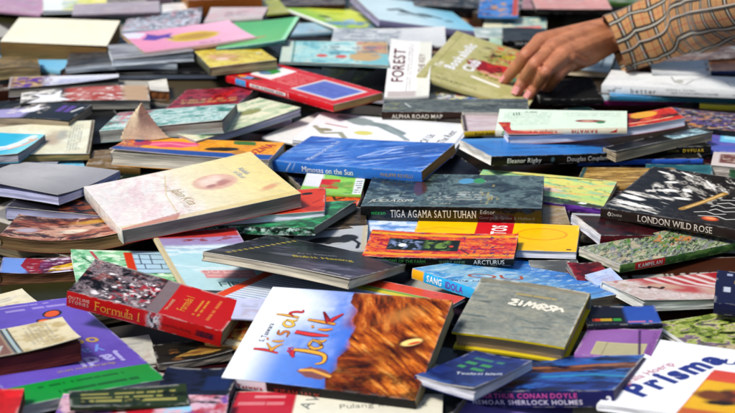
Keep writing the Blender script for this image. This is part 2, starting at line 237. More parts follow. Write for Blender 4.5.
# ------------------------------------------------------------------ cover painter: one colour per vertex of a fine grid
class Paint:
    def __init__(s, X, Y, L, W, seed):            # X, Y in mm from the lower left corner
        s.X, s.Y, s.L, s.W, s.seed = X, Y, L, W, seed
        s.U, s.V = X/L, Y/W
        s.C = np.ones(X.shape+(3,))*.8
        s.k = 0
    def mix(s, m, c):
        m = m[..., None]
        s.C = s.C*(1-m)+np.array(lin(c))*m
        return s
    def bg(s, c): return s.mix(np.ones_like(s.X), c)
    def grad(s, c, a, b, ax='u', pw=1):            # blend towards c between a and b along u or v
        q = s.U if ax == 'u' else s.V
        return s.mix(sst(min(a, b), max(a, b), q)**pw if b > a else (1-sst(b, a, q))**pw, c)
    def Rc(s, u0, v0, u1, v1, c, f=.7, a=1):
        m = np.clip((s.X-u0*s.L)/f+.5, 0, 1)*np.clip((u1*s.L-s.X)/f+.5, 0, 1)*np.clip((s.Y-v0*s.W)/f+.5, 0, 1)*np.clip((v1*s.W-s.Y)/f+.5, 0, 1)
        return s.mix(m*a, c)
    def El(s, u, v, ru, rv, c, rot=0, f=.12, a=1, wob=0):
        x = s.X-u*s.L; y = s.Y-v*s.W; k, q = math.cos(R(rot)), math.sin(R(rot))
        xx = (x*k+y*q)/(ru*s.L); yy = (-x*q+y*k)/(rv*s.L)
        d = np.sqrt(xx*xx+yy*yy)
        if wob: d = d+wob*(fbm(s.X/12, s.Y/12, s.seed+s.k*3+5)-.5); s.k += 1
        return s.mix((1-sst(1-f, 1+f, d))*a, c)
    def Po(s, pts, c, a=1):
        m = np.zeros(s.X.shape, bool); n = len(pts)
        for i in range(n):
            x0, y0 = pts[i]; x1, y1 = pts[(i+1) % n]
            if y0 == y1: continue
            t = (s.V-y0)/(y1-y0)
            m ^= ((s.V >= min(y0, y1)) & (s.V < max(y0, y1)) & (s.U < x0+t*(x1-x0)))
        return s.mix(m.astype(float)*a, c)
    def Ln(s, pts, w, c, a=1):
        d = np.full(s.X.shape, 1e9)
        for (a0, b0), (a1, b1) in zip(pts[:-1], pts[1:]):
            x0, y0, x1, y1 = a0*s.L, b0*s.W, a1*s.L, b1*s.W
            dx, dy = x1-x0, y1-y0; l = dx*dx+dy*dy+1e-9
            t = np.clip(((s.X-x0)*dx+(s.Y-y0)*dy)/l, 0, 1)
            d = np.minimum(d, np.hypot(s.X-x0-t*dx, s.Y-y0-t*dy))
        return s.mix(np.clip((w/2-d)/.7+.5, 0, 1)*a, c)
    def No(s, c, sx=10, sy=10, th=.5, f=.075, rot=0, a=1, box=None, o=5):   # blotches above a threshold
        k, q = math.cos(R(rot)), math.sin(R(rot)); s.k += 1
        n = fbm((s.X*k+s.Y*q)/sx+31, (-s.X*q+s.Y*k)/sy+57, s.seed+s.k*11, o)
        n2 = fbm(s.X/5+3, s.Y/5+8, s.seed+s.k*5, 3)
        m = sst(th-f, th+f, n)*a*(.72+.28*sst(.35, .6, n2))
        if box:
            u0, v0, u1, v1 = box
            e = .03
            m = m*sst(u0-e, u0+e, s.U)*(1-sst(u1-e, u1+e, s.U))*sst(v0-e, v0+e, s.V)*(1-sst(v1-e, v1+e, s.V))
        return s.mix(m, c)
    def Ph(s, u0, v0, u1, v1, cols, sc=14, st=1., rot=0, a=1, e=.02, wp=1., gain=1.35):
        # a photograph-like field: warped noise run through a palette, with fine grain of its own
        k, q = math.cos(R(rot)), math.sin(R(rot)); s.k += 1; sd = s.seed+s.k*17
        x = (s.X*k+s.Y*q)/(sc*st); y = (-s.X*q+s.Y*k)/sc
        wx = fbm(x*.9+5, y*.9+2, sd+1, 3)-.5; wy = fbm(x*.9+9, y*.9+7, sd+2, 3)-.5
        n = fbm(x+wp*2.2*wx, y+wp*2.2*wy, sd, 5)
        n = np.clip((n-.5)*gain*1.7+.5, 0, .9999)
        P_ = np.array([lin(c) for c in cols]); t = n*(len(cols)-1); i = t.astype(int); f = (t-i)[..., None]
        f = f*f*(3-2*f)
        C = P_[i]*(1-f)+P_[np.minimum(i+1, len(cols)-1)]*f
        g = fbm(s.X/2.6, s.Y/2.6, sd+4, 3); C = C*(.78+.44*g[..., None])
        m = sst(u0-e, u0+e, s.U)*(1-sst(u1-e, u1+e, s.U))*sst(v0-e, v0+e, s.V)*(1-sst(v1-e, v1+e, s.V))*a
        s.C = s.C*(1-m[..., None])+np.clip(C, 0, .84)*m[..., None]
        return s
    def Tx(s, u0, v0, u1, v1, c, n=6, rot=0, a=.75, ww=3.):                 # rows of tiny unreadable print
        q, p = (s.V, s.X) if not rot else (s.U, s.Y)
        lo, hi = (v0, v1) if not rot else (u0, u1)
        r = (q-lo)/(hi-lo)*n
        row = np.floor(r); fr = r-row
        s.k += 1
        w = vnoise(p/ww+row*13.7, row*3.3+.5, s.seed+s.k*5)
        m = (w > .33)*((fr > .28) & (fr < .78))*(s.U > u0)*(s.U < u1)*(s.V > v0)*(s.V < v1)
        return s.mix(m*a, c)
    def wear(s, a=.5):
        e = np.minimum(np.minimum(s.X, s.L-s.X), np.minimum(s.Y, s.W-s.Y))
        n = fbm(s.X/9, s.Y/9, s.seed+77, 3)
        s.mix((1-sst(.2, 1.8+2*n, e))*sst(.45, .62, n)*a*.7, (.6, .58, .54))
        m = fbm(s.X/55, s.Y/55, s.seed+78, 2)
        s.C = s.C*(.93+.14*m[..., None])
        return s

# ------------------------------------------------------------------ materials
def newmat(name):
    m = bpy.data.materials.new(name); m.use_nodes = True
    nt = m.node_tree; b = nt.nodes['Principled BSDF']
    return m, nt, b
def N(nt, t, **k):
    n = nt.nodes.new(t)
    for a, v in k.items(): setattr(n, a, v)
    return n
def print_mat(name, rough, coat, bump, bs=60):
    m, nt, b = newmat(name)
    at = N(nt, 'ShaderNodeVertexColor'); at.layer_name = 'art'
    tc = N(nt, 'ShaderNodeTexCoord')
    n1 = N(nt, 'ShaderNodeTexNoise'); n1.inputs['Scale'].default_value = 140; n1.inputs['Detail'].default_value = 5
    n2 = N(nt, 'ShaderNodeTexNoise'); n2.inputs['Scale'].default_value = bs; n2.inputs['Detail'].default_value = 3
    nt.links.new(tc.outputs['Object'], n1.inputs['Vector']); nt.links.new(tc.outputs['Object'], n2.inputs['Vector'])
    mr = N(nt, 'ShaderNodeMapRange'); mr.inputs['To Min'].default_value = .88; mr.inputs['To Max'].default_value = 1.1
    nt.links.new(n1.outputs['Fac'], mr.inputs['Value'])
    mx = N(nt, 'ShaderNodeVectorMath', operation='SCALE')
    nt.links.new(at.outputs['Color'], mx.inputs[0]); nt.links.new(mr.outputs[0], mx.inputs['Scale'])
    nt.links.new(mx.outputs[0], b.inputs['Base Color'])
    r = N(nt, 'ShaderNodeMapRange'); r.inputs['To Min'].default_value = rough*.75; r.inputs['To Max'].default_value = rough*1.35
    nt.links.new(n2.outputs['Fac'], r.inputs['Value']); nt.links.new(r.outputs[0], b.inputs['Roughness'])
    b.inputs['Specular IOR Level'].default_value = .16
    b.inputs['Coat Weight'].default_value = coat; b.inputs['Coat Roughness'].default_value = .12
    bp = N(nt, 'ShaderNodeBump'); bp.inputs['Strength'].default_value = bump; bp.inputs['Distance'].default_value = .002
    nt.links.new(n2.outputs['Fac'], bp.inputs['Height']); nt.links.new(bp.outputs[0], b.inputs['Normal'])
    if coat > .5: nt.links.new(bp.outputs[0], b.inputs['Coat Normal'])
    return m
MP = {'gloss': print_mat('cover_gloss_print', .3, .05, .12, 35),
      'satin': print_mat('cover_satin_print', .5, 0, .12, 45),
      'matte': print_mat('cover_matte_print', .8, 0, .25, 90),
      'wrap': print_mat('cover_in_plastic_wrap', .3, .8, .6, 90)}
_pg = {}
def page_mat(c):  # lavender page colours include the blue skylight that falls on shaded paper
    if c in _pg: return _pg[c]
    m, nt, b = newmat('page_edges_'+c.strip('#'))
    uv = N(nt, 'ShaderNodeUVMap'); uv.uv_map = 'pages'
    mp = N(nt, 'ShaderNodeMapping'); mp.inputs['Scale'].default_value = (9, 1500, 1)
    n1 = N(nt, 'ShaderNodeTexNoise'); n1.inputs['Scale'].default_value = 1; n1.inputs['Detail'].default_value = 4; n1.inputs['Roughness'].default_value = .65
    nt.links.new(uv.outputs[0], mp.inputs[0]); nt.links.new(mp.outputs[0], n1.inputs['Vector'])
    mp2 = N(nt, 'ShaderNodeMapping'); mp2.inputs['Scale'].default_value = (22, 90, 1)
    n2 = N(nt, 'ShaderNodeTexNoise'); n2.inputs['Scale'].default_value = 1; n2.inputs['Detail'].default_value = 4
    nt.links.new(uv.outputs[0], mp2.inputs[0]); nt.links.new(mp2.outputs[0], n2.inputs['Vector'])
    cr = N(nt, 'ShaderNodeValToRGB'); l = lin(c)
    cr.color_ramp.elements[0].position = .33; cr.color_ramp.elements[0].color = (*[v*.55 for v in l], 1)
    cr.color_ramp.elements[1].position = .55; cr.color_ramp.elements[1].color = (*[min(v*1.08, .86) for v in l], 1)
    nt.links.new(n1.outputs['Fac'], cr.inputs[0])
    mr = N(nt, 'ShaderNodeMapRange'); mr.inputs['From Min'].default_value = .3; mr.inputs['From Max'].default_value = .7
    mr.inputs['To Min'].default_value = .66; mr.inputs['To Max'].default_value = 1.12
    nt.links.new(n2.outputs['Fac'], mr.inputs['Value'])
    mx = N(nt, 'ShaderNodeVectorMath', operation='SCALE')
    nt.links.new(cr.outputs[0], mx.inputs[0]); nt.links.new(mr.outputs[0], mx.inputs['Scale'])
    nt.links.new(mx.outputs[0], b.inputs['Base Color'])
    b.inputs['Roughness'].default_value = .9
    bp = N(nt, 'ShaderNodeBump'); bp.inputs['Strength'].default_value = .35; bp.inputs['Distance'].default_value = .0006
    nt.links.new(n1.outputs['Fac'], bp.inputs['Height']); nt.links.new(bp.outputs[0], b.inputs['Normal'])
    _pg[c] = m; return m
_ink = {}
def ink(c, rough=.4):
    if c in _ink: return _ink[c]
    m, nt, b = newmat('ink_'+str(c).strip('#'))
    tc = N(nt, 'ShaderNodeTexCoord'); n1 = N(nt, 'ShaderNodeTexNoise'); n1.inputs['Scale'].default_value = 300
    nt.links.new(tc.outputs['Object'], n1.inputs['Vector'])
    cr = N(nt, 'ShaderNodeValToRGB'); l = lin(c)
    cr.color_ramp.elements[0].color = (*[v*.8 for v in l], 1); cr.color_ramp.elements[1].color = (*[min(.9, v*1.1) for v in l], 1)
    nt.links.new(n1.outputs['Fac'], cr.inputs[0]); nt.links.new(cr.outputs[0], b.inputs['Base Color'])
    b.inputs['Roughness'].default_value = rough
    _ink[c] = m; return m

# ------------------------------------------------------------------ glyphs (the built-in font, turned into flat meshes)
_gl = {}
def glyph(ch, bold):
    key = (ch, bold)
    if key in _gl: return _gl[key]
    cu = bpy.data.curves.new('g', 'FONT'); cu.body = ch; cu.size = 1; cu.resolution_u = 3; cu.offset = bold
    ob = bpy.data.objects.new('g', cu); COL.objects.link(ob)
    dg = bpy.context.evaluated_depsgraph_get(); dg.update()
    me = bpy.data.meshes.new_from_object(ob.evaluated_get(dg))
    v = np.array([tuple(p.co) for p in me.vertices]).reshape(-1, 3)[:, :2]/.682
    f = [tuple(p.vertices) for p in me.polygons]
    bpy.data.objects.remove(ob); bpy.data.curves.remove(cu); bpy.data.meshes.remove(me)
    if len(v):
        v[:, 0] -= v[:, 0].min(); v = v.tolist()
        for _ in range(3):                      # short triangles, so that letters can follow a curved spine
            g2 = []
            for q in f:
                for k in range(1, len(q)-1):
                    a, b, c = q[0], q[k], q[k+1]; P_ = [v[a], v[b], v[c]]
                    if max(math.dist(P_[0], P_[1]), math.dist(P_[1], P_[2]), math.dist(P_[2], P_[0])) < .3: g2.append((a, b, c)); continue
                    o = len(v); v += [[(P_[i][0]+P_[(i+1) % 3][0])/2, (P_[i][1]+P_[(i+1) % 3][1])/2] for i in range(3)]
                    g2 += [(a, o, o+2), (o, b, o+1), (o+2, o+1, c), (o, o+1, o+2)]
            f = g2
        v = np.array(v)
    _gl[key] = (v, f); return _gl[key]
SERIF = {'T': 'm-', 'I': 'mM', 'A': 'lr', 'M': 'lrLR', 'U': 'LR', 'H': 'lrLR', 'N': 'lLR', 'L': 'lL', 'D': 'lL', 'W': 'LR', 'R': 'lrL', 'E': 'lL', 'K': 'lrLR', 'P': 'lL', 'B': 'lL', 'S': '', 'G': '', 'O': '', 'C': ''}
SERIF.update({'l': 'mT', 'i': 'm', 'n': 'lr', 'm': 'lr', 'r': 'l', 'h': 'lr', 'd': '', 'f': 'm', 'k': 'lr', 'p': '', 'u': '', 'F': 'lL', '1': 'm', 'b': '', 'a': '', 'o': ''})
def layout(s, bold=0, serif=False, gap=.13, space=.42):
    V, F = [], []; x = 0
    for ch in s:
        if ch == ' ': x += space; continue
        v, f = glyph(ch, bold)
        if not len(v): continue
        w = v[:, 0].max(); b = len(V)
        V += [(a+x, c) for a, c in v]; F += [tuple(b+i for i in q) for q in f]
        if serif:
            for k in SERIF.get(ch, ''):
                px = {'l': .04*w+.03, 'L': .04*w+.03, 'r': .96*w-.03, 'R': .96*w-.03, 'm': w/2, 'M': w/2, 'T': w/2-.06}.get(k)
                if px is None: continue
                y0 = 0 if k in 'lrm' else .94
                b = len(V); V += [(x+px-.17, y0), (x+px+.17, y0), (x+px+.17, y0+.06), (x+px-.17, y0+.06)]; F.append((b, b+1, b+2, b+3))
        x += w+gap
    V = np.array(V).reshape(-1, 2)
    if len(V): V[:, 0] -= (V[:, 0].max()+V[:, 0].min())/2
    return V, F
def ribbon(pts, ws, n=6):
    """A brush stroke: Catmull-Rom through the points, with a width at each."""
    P = [np.array(p, float) for p in pts]; P = [2*P[0]-P[1]]+P+[2*P[-1]-P[-2]]; Wd = [ws[0]]+list(ws)+[ws[-1]]
    c, w = [], []
    for i in range(1, len(P)-2):
        for k in range(n):
            t = k/n
            c.append(.5*((2*P[i])+(-P[i-1]+P[i+1])*t+(2*P[i-1]-5*P[i]+4*P[i+1]-P[i+2])*t*t+(-P[i-1]+3*P[i]-3*P[i+1]+P[i+2])*t**3))
            w.append(Wd[i]*(1-t)+Wd[i+1]*t)
    c.append(P[-2]); w.append(Wd[-2]); V, F = [], []
    for i in range(len(c)):
        d = c[min(i+1, len(c)-1)]-c[max(i-1, 0)]; d = d/(np.linalg.norm(d)+1e-9); nn = np.array((-d[1], d[0]))
        V += [tuple(c[i]+nn*w[i]/2), tuple(c[i]-nn*w[i]/2)]
        if i: F.append((2*i-2, 2*i-1, 2*i+1, 2*i))
    return V, F

# ------------------------------------------------------------------ mesh helpers
def mesh_obj(name, V, F, mats, parent=None, mi=None, smooth=False, art=None, uv=None):
    me = bpy.data.meshes.new(name); me.from_pydata([tuple(v) for v in V], [], F)
    for m in mats: me.materials.append(m)
    if mi is not None: me.polygons.foreach_set('material_index', mi)
    if smooth: me.polygons.foreach_set('use_smooth', [True]*len(me.polygons))
    if art is not None:
        a = me.color_attributes.new('art', 'FLOAT_COLOR', 'POINT')
        q = np.ones((len(V), 4), np.float32); q[:, :3] = art; a.data.foreach_set('color', q.ravel())
    if uv is not None:
        l = me.uv_layers.new(name='pages')
        li = np.zeros(len(me.loops), int); me.loops.foreach_get('vertex_index', li)
        l.data.foreach_set('uv', np.asarray(uv, np.float32)[li].ravel())
    me.update()
    o = bpy.data.objects.new(name, me); COL.objects.link(o)
    if parent is not None: o.parent = parent
    return o
def grid_faces(nx, ny, off=0, flip=False):
    i, j = np.meshgrid(np.arange(nx-1), np.arange(ny-1), indexing='ij'); a = (off+i*ny+j).ravel()
    f = np.stack([a, a+ny, a+ny+1, a+1], 1)
    if flip: f = f[:, ::-1]
    return [tuple(q) for q in f.tolist()]

# ------------------------------------------------------------------ a book
BOOKS = {}
def book(key, kind, label, art, cat='book', spine='F', cover='888', pages='cfc9bb', back=None, scol=None, sart=None,
         txt=(), fin='gloss', hard=False, bow=(0, 0), lift=None, res=1.3, wear=.5, edge='d8d4cc', strokes=(), name_part='front_cover'):
    x, y, z, yaw, sa, sb, L, W, t = FIT[key]
    rnd = random.Random(key); seed = rnd.randrange(1, 9000)
    n = Vector((-sa, -sb, 1)).normalized(); u = Vector((math.cos(yaw), math.sin(yaw), 0)); u = (u-n*u.dot(n)).normalized(); v = n.cross(u)
    M = Matrix((u, v, n)).transposed().to_4x4(); M.translation = Vector((x, y, z))-n*t
    root = bpy.data.objects.new(kind, None); COL.objects.link(root); root.matrix_world = M
    root.empty_display_size = .02
    root['label'] = label; root['category'] = cat; root['group'] = 'second hand books and magazines heaped on the stall'
    ct = .0023 if hard else .00055
    ov = .0028 if hard else .0003
    bx = bow[0]/1000+rnd.uniform(-.0016, .0016); by = bow[1]/1000+rnd.uniform(-.001, .001)
    tw = rnd.uniform(-.0016, .0016)
    lf = lift if lift is not None else ((rnd.choice((-1, 1)), rnd.uniform(.6, 5.)) if not hard else None)
    def dz(X, Y, zz, top=False):
        a = 2*X/L; b = 2*Y/W
        d = bx*(a*a-.35)+by*(b*b-.35)+tw*a*b
        if top and lf is not None:
            # the cover springs up at the free corner away from the spine
            if spine == 'F': q, p = (b+1)/2, (a*lf[0]+1)/2
            elif spine == 'B': q, p = (1-b)/2, (a*lf[0]+1)/2
            elif spine == 'L': q, p = (a+1)/2, (b*lf[0]+1)/2
            else: q, p = (1-a)/2, (b*lf[0]+1)/2
            d = d+lf[1]/1000*np.clip(q, 0, 1)**2.2*(.25+.75*np.clip(p, 0, 1)**2)
        return zz+d
    # front cover with its print
    g = res/1000
    nx = int(max(6, L/g))+1; ny = int(max(6, W/g))+1
    xs = np.linspace(-L/2, L/2, nx); ys = np.linspace(-W/2, W/2, ny)
    Xg, Yg = np.meshgrid(xs, ys, indexing='ij')
    P = Paint((Xg+L/2)*1000, (Yg+W/2)*1000, L*1000, W*1000, seed)
    P.bg(cover)
    if art: art(P)
    P.wear(wear)
    Zt = dz(Xg, Yg, t, True)
    V = np.stack([Xg, Yg, Zt], -1).reshape(-1, 3); A = P.C.reshape(-1, 3)
    F = grid_faces(nx, ny)
    # underside + rim
    mx, my = 21, 15
    x2 = np.linspace(-L/2, L/2, mx); y2 = np.linspace(-W/2, W/2, my); X2, Y2 = np.meshgrid(x2, y2, indexing='ij')
    V2 = np.stack([X2, Y2, dz(X2, Y2, t-ct, True)], -1).reshape(-1, 3)
    o2 = len(V); F += grid_faces(mx, my, o2, True)
    ec = np.array(lin(edge)); A2 = np.tile(ec, (len(V2), 1))
    V = np.vstack([V, V2]); A = np.vstack([A, A2])
    for xa, ya in ((xs, np.full(nx, -W/2)), (np.full(ny, L/2), ys), (xs[::-1], np.full(nx, W/2)), (np.full(ny, -L/2), ys[::-1])):
        o = len(V); k = len(xa)
        tp = np.stack([xa, ya, dz(xa, ya, t, True)], 1); bt = np.stack([xa, ya, dz(xa, ya, t-ct, True)], 1)
        V = np.vstack([V, tp, bt]); A = np.vstack([A, np.tile(ec, (2*k, 1))])
        F += [(o+i, o+k+i, o+k+i+1, o+i+1) for i in range(k-1)]
    fc = mesh_obj(name_part, V, F, [MP[fin]], root, art=A)
    # back cover
    Vb = np.vstack([np.stack([X2, Y2, dz(X2, Y2, ct)], -1).reshape(-1, 3), np.stack([X2, Y2, dz(X2, Y2, 0)], -1).reshape(-1, 3)])
    Fb = grid_faces(mx, my)+grid_faces(mx, my, mx*my, True)
    per = [i*my for i in range(mx)]+[(mx-1)*my+j for j in range(1, my)]+[i*my+my-1 for i in range(mx-2, -1, -1)]+[j for j in range(my-2, 0, -1)]
    q = mx*my
    Fb += [(per[i], q+per[i], q+per[(i+1) % len(per)], per[(i+1) % len(per)]) for i in range(len(per))]
    bc = lin(back or scol or cover)
    mesh_obj('back_cover', Vb, Fb, [MP['satin'] if fin == 'matte' else MP['gloss']], root, art=np.tile(bc, (len(Vb), 1)))
    # page block: slightly ragged, ridged sides
    px0, px1, py0, py1 = -L/2+ov, L/2-ov, -W/2+ov, W/2-ov
    if spine == 'F': py0 = -W/2+ct
    if spine == 'B': py1 = W/2-ct
    if spine == 'L': px0 = -L/2+ct
    if spine == 'R': px1 = L/2-ct
    rows = int(min(14, max(3, (t-2*ct)/.0013))); V, F, UVs = [], [], []
    zz = np.linspace(ct, t-ct, rows+1)
    jit = np.random.RandomState(seed).uniform(-.00035, .0003, (4, rows+1)); jit[:, 0] = jit[:, -1] = 0
    for si, (a, b, nn) in enumerate((((px0, py0), (px1, py0), (0, -1)), ((px1, py0), (px1, py1), (1, 0)), ((px1, py1), (px0, py1), (0, 1)), ((px0, py1), (px0, py0), (-1, 0)))):
        K = 22; o = len(V); s_ = np.linspace(0, 1, K+1); ln = math.hypot(b[0]-a[0], b[1]-a[1])
        for i in range(K+1):
            for j in range(rows+1):
                w = jit[si, j]*(.5+.5*math.sin(i*1.3+j*2.1))+(.0009*math.sin(zz[j]/t*PI*1.0+seed)*math.sin(PI*j/rows)-.0005*math.sin(PI*j/rows)*(1+math.sin(i*.7+seed)))*(0 if hard else 1)-(.0012 if hard else 0)
                if si == 'FRBL'.index(spine) : w = 0
                X_ = a[0]+(b[0]-a[0])*s_[i]+nn[0]*w; Y_ = a[1]+(b[1]-a[1])*s_[i]+nn[1]*w
                V.append((X_, Y_, float(dz(X_, Y_, zz[j])))); UVs.append((s_[i]*ln+si*.31, zz[j]+si*.07+seed*.013))
        F += grid_faces(K+1, rows+1, o)
    o = len(V); X3, Y3 = np.meshgrid(np.linspace(px0, px1, mx), np.linspace(py0, py1, my), indexing='ij')
    V += [tuple(r) for r in np.stack([X3, Y3, dz(X3, Y3, t-ct-.0001)], -1).reshape(-1, 3)]
    UVs += [(a[0], .9+seed*.01+a[1]*.003) for a in np.stack([X3, Y3], -1).reshape(-1, 2)]; F += grid_faces(mx, my, o)
    mesh_obj('page_block', V, F, [page_mat(pages)], root, uv=UVs)
    # spine
    nrm = {'F': (0, -1), 'R': (1, 0), 'B': (0, 1), 'L': (-1, 0)}[spine]
    SL = L if spine in 'FB' else W
    rt = (-nrm[1], nrm[0]); off = W/2 if spine in 'FB' else L/2     # right = z x n
    def side(a, h, out):                                       # a along (-SL/2..SL/2), h height, out outward
        X_ = rt[0]*a+nrm[0]*(off+out); Y_ = rt[1]*a+nrm[1]*(off+out); return X_, Y_
    ns = int(SL/g)+1; nh = int(max(4, t/.0011))+1
    aa, hh = np.meshgrid(np.linspace(-SL/2, SL/2, ns), np.linspace(0, t, nh), indexing='ij')
    rr = (.0007 if not hard else .0018)*np.sin(PI*hh/t)
    X_, Y_ = side(aa, hh, rr+.0002)
    top_e = hh/t
    Zs = dz(X_, Y_, hh)+(dz(X_, Y_, hh, True)-dz(X_, Y_, hh))*top_e
    S = Paint((aa+SL/2)*1000, hh*1000, SL*1000, t*1000, seed+3); S.bg(scol or cover)
    if sart: sart(S)
    n1 = fbm(S.X/7, S.Y/7, seed+9); e1 = np.minimum(S.Y, t*1000-S.Y)
    S.mix((1-sst(0, .9, e1))*sst(.48, .66, n1)*wear*.6, (.6, .58, .55))
    Vs = np.stack([X_, Y_, Zs], -1).reshape(-1, 3); F = grid_faces(ns, nh)
    X4, Y4 = side(aa, hh, -ct); o = len(Vs)
    Vs = np.vstack([Vs, np.stack([X4, Y4, Zs], -1).reshape(-1, 3)]); F += grid_faces(ns, nh, o, True)
    for base in (0, (ns-1)*nh):
        F += [((base+j, o+base+j, o+base+j+1, base+j+1) if base else (base+j+1, o+base+j+1, o+base+j, base+j)) for j in range(nh-1)]
    for j in (0, nh-1):
        F += [((i*nh+j, o+i*nh+j, o+(i+1)*nh+j, (i+1)*nh+j) if j == 0 else ((i+1)*nh+j, o+(i+1)*nh+j, o+i*nh+j, i*nh+j)) for i in range(ns-1)]
    So = mesh_obj('spine', Vs, F, [MP[fin]], root, art=np.vstack([S.C.reshape(-1, 3)]*2))
    # lettering: (string, face, u, v, cap height mm, rotation, colour, {options}); face t = cover, s = spine
    for face, par in (('t', fc), ('s', So)):
        Vt, Ft, mi, mats = [], [], [], []
        def put(V2, F2, uu, vv, h, rot, c, sx=1, sh=0, maxw=None):
            if c not in mats: mats.append(c)
            V2 = np.array(V2, float).reshape(-1, 2)
            if not len(V2): return
            V2 = V2*h/1000; V2[:, 0] *= sx; V2[:, 0] += sh*V2[:, 1]
            k, q = math.cos(R(rot)), math.sin(R(rot)); ax = V2[:, 0]*k-V2[:, 1]*q; ay = V2[:, 0]*q+V2[:, 1]*k
            o = len(Vt); lay = .00016+.00003*len(mats)
            if face == 't':
                X_ = (uu-.5)*L+ax; Y_ = (vv-.5)*W+ay
                ok = (abs(X_) < L/2) & (abs(Y_) < W/2)
                Z_ = dz(X_, Y_, t, True)+lay
            else:
                a_ = (uu-.5)*SL+ax; h_ = vv*t+ay
                ok = (abs(a_) < SL/2) & (h_ > 0) & (h_ < t)
                X_, Y_ = side(a_, h_, (.0007 if not hard else .0018)*np.sin(PI*np.clip(h_/t, 0, 1))+.0002+lay)
                Z_ = dz(X_, Y_, h_)+(dz(X_, Y_, h_, True)-dz(X_, Y_, h_))*h_/t
            Vt.extend(zip(X_.tolist(), Y_.tolist(), np.asarray(Z_).tolist()))
            for f in F2:
                if all(ok[i] for i in f): Ft.append(tuple(o+i for i in f)); mi.append(mats.index(c))
        for T in txt:
            if T[1] != face: continue
            op = dict(T[7]) if len(T) > 7 else {}
            V2, F2 = layout(T[0], op.get('b', 0), op.get('serif', False), op.get('gap', .13))
            if len(V2):
                V2 = V2-np.array((0, .5))
                put(V2, F2, T[2], T[3], T[4], T[5], T[6], op.get('sx', 1), op.get('sh', 0))
        for T in strokes:        # (pts, widths, face, u, v, scale mm, rot, colour)
            if T[2] != face: continue
            V2, F2 = ribbon(T[0], T[1]); put(V2, F2, T[3], T[4], T[5], T[6], T[7])
        if Ft:
            mesh_obj('lettering', Vt, Ft, [ink(c) for c in mats], par, mi=mi)
    BOOKS[key] = root
    return root
# ================================================================== the books, far rows first
PB, MG, HC = 'paperback_book', 'magazine', 'hardcover_book'
def bk(key, label, art=None, kind=PB, cat='book', **k):
    if kind == MG:
        cat = 'magazine'; k.setdefault('pages', 'd9d8d6')
    return book(key, kind, label, art, cat=cat, **k)
FARR = 2.2
for key, lab, c, pg, kw in (
    ('far_pink_l', 'lilac book at the far left edge, behind the white edged magazine', 'b58ba8', 'bbb0b0', {}),
    ('far_brown_box', 'thick orange brown book at the top edge, behind the grey pink slim book', '8a4a20', '9a6a3a', {'scol': '8a4a1c'}),
    ('far_dark_mid', 'dark maroon book at the top edge between brown book and lime children book', '2b1512', '6a5a4a', {}),
    ('far_black', 'thick black book with pale page line at the top edge beside the blue book', '0c0c0d', 'a8aab8', {'scol': '101012'}),
    ('far_brown_spine', 'narrow brown upright book between the black book and the blue figure book', '3a2a1c', '7a6a50', {}),
    ('far_green_r', 'dark green and red strip of a book at the very top, left of the sleeve', '3a5a20', '9a8a70', {}),
    ('far_coral_r', 'salmon pink book with black edge behind the back of the hand', 'c98a84', '5a4a48', {'scol': '1a1414'}),
    ('far_black_r', 'black book with pink cover behind the fingers, beside the cream teal book', '9a6a72', '3a3a3a', {'scol': '0e0e10'}),
    ('far_grey_thin', 'thin mauve grey book behind the thick blank cream book', 'a79aa4', '8a8088', {'scol': '5a5058'}),
    ('far_pages_white', 'block of bright white pages behind the comic with grey print', 'e6e0dc', 'dcd8d4', {}),
    ('olive_slim', 'small olive yellow book left of the lime children book', '9aa040', '88805a', {}),
    ('tan_pages_far', 'slim book with pale blue cover and tan pages below the lime children book', '8fb4c4', 'a98a60', {}),
    ('dark_under_teal', 'dark brown book corner under the green book with teal edge', '3a3024', '5a4a36', {}),
    ('brown_dark_r', 'dark brown thick book behind the white book beside the sleeve', '4a2d20', '5a3a26', {'scol': '3a2218'}),
    ('mint_bit', 'pale sea green book corner left of the small black spine by the fingers', '9fc0a8', 'b0b8a8', {}),
    ('cyan_slip', 'pale book with cyan corner showing right of the curled lavender pages', '5ab8dc', 'b0aca8', {}),
    ('brown_under', 'old yellow brown book under the torn upright page', '6a5026', '7a6440', {}),
    ('tan_bit_r', 'tan book corner between the shrink wrapped black book and yellow book', '8a7448', '9a8458', {}),
    ('yellow_sliver_r', 'yellow olive book edge at the right border below the white spine lettered book', 'c0b030', 'b8b060', {}),
    ('lav_leaf', 'small stack of loose lavender grey leaves beside the cream green book', 'a9a6bc', '9a98b0', {}),
    ('grey_paper_l', 'crumpled pale grey leaflet below the red racing book', 'b4b4a8', 'a0a094', {}),
    ('cream_l', 'small plain cream booklet at the left edge above the purple book', 'd8cfb0', 'c8bc98', {}),
    ('white_tri_r', 'tiny white blue paper triangle below the book with red spine label', '9fb2dc', 'd0d4e0', {}),
    ('cream_corner', 'cream page corner at the bottom edge left of the white magazine', 'cfc6a4', 'c8c0a0', {}),
    ('white_lav', 'white leaflet with pale blue stripe between red book and white fronted book', 'b9bedc', 'd0d0dc', {}),
):
    bk(key, lab, (lambda p, c=c: (p.No((.3, .3, .3), 22, 9, .6, .1, a=.3), p.No((.7, .66, .6), 16, 7, .6, .08, a=.3), p.Tx(.2, .55, .7, .8, (.25, .25, .28), 2, a=.5, ww=6), p.No((.35, .2, .15), 12, 9, .6, .06, a=.4, box=(.3, 0, .8, .5)))), cover=c, pages=pg, res=FARR, **kw)
bk('far_mag_l', 'white magazine with yellow green art at top left, bright page edge', lambda p: (p.grad('e8e070', .2, .7), p.No('8fb040', 25, 12, .52), p.No('c8d4e0', 20, 9, .6), p.Rc(0, 0, .3, 1, 'e8ecec', 8)), kind=MG, cover='e9e8cc', pages='d4dce8', spine='B', res=FARR)
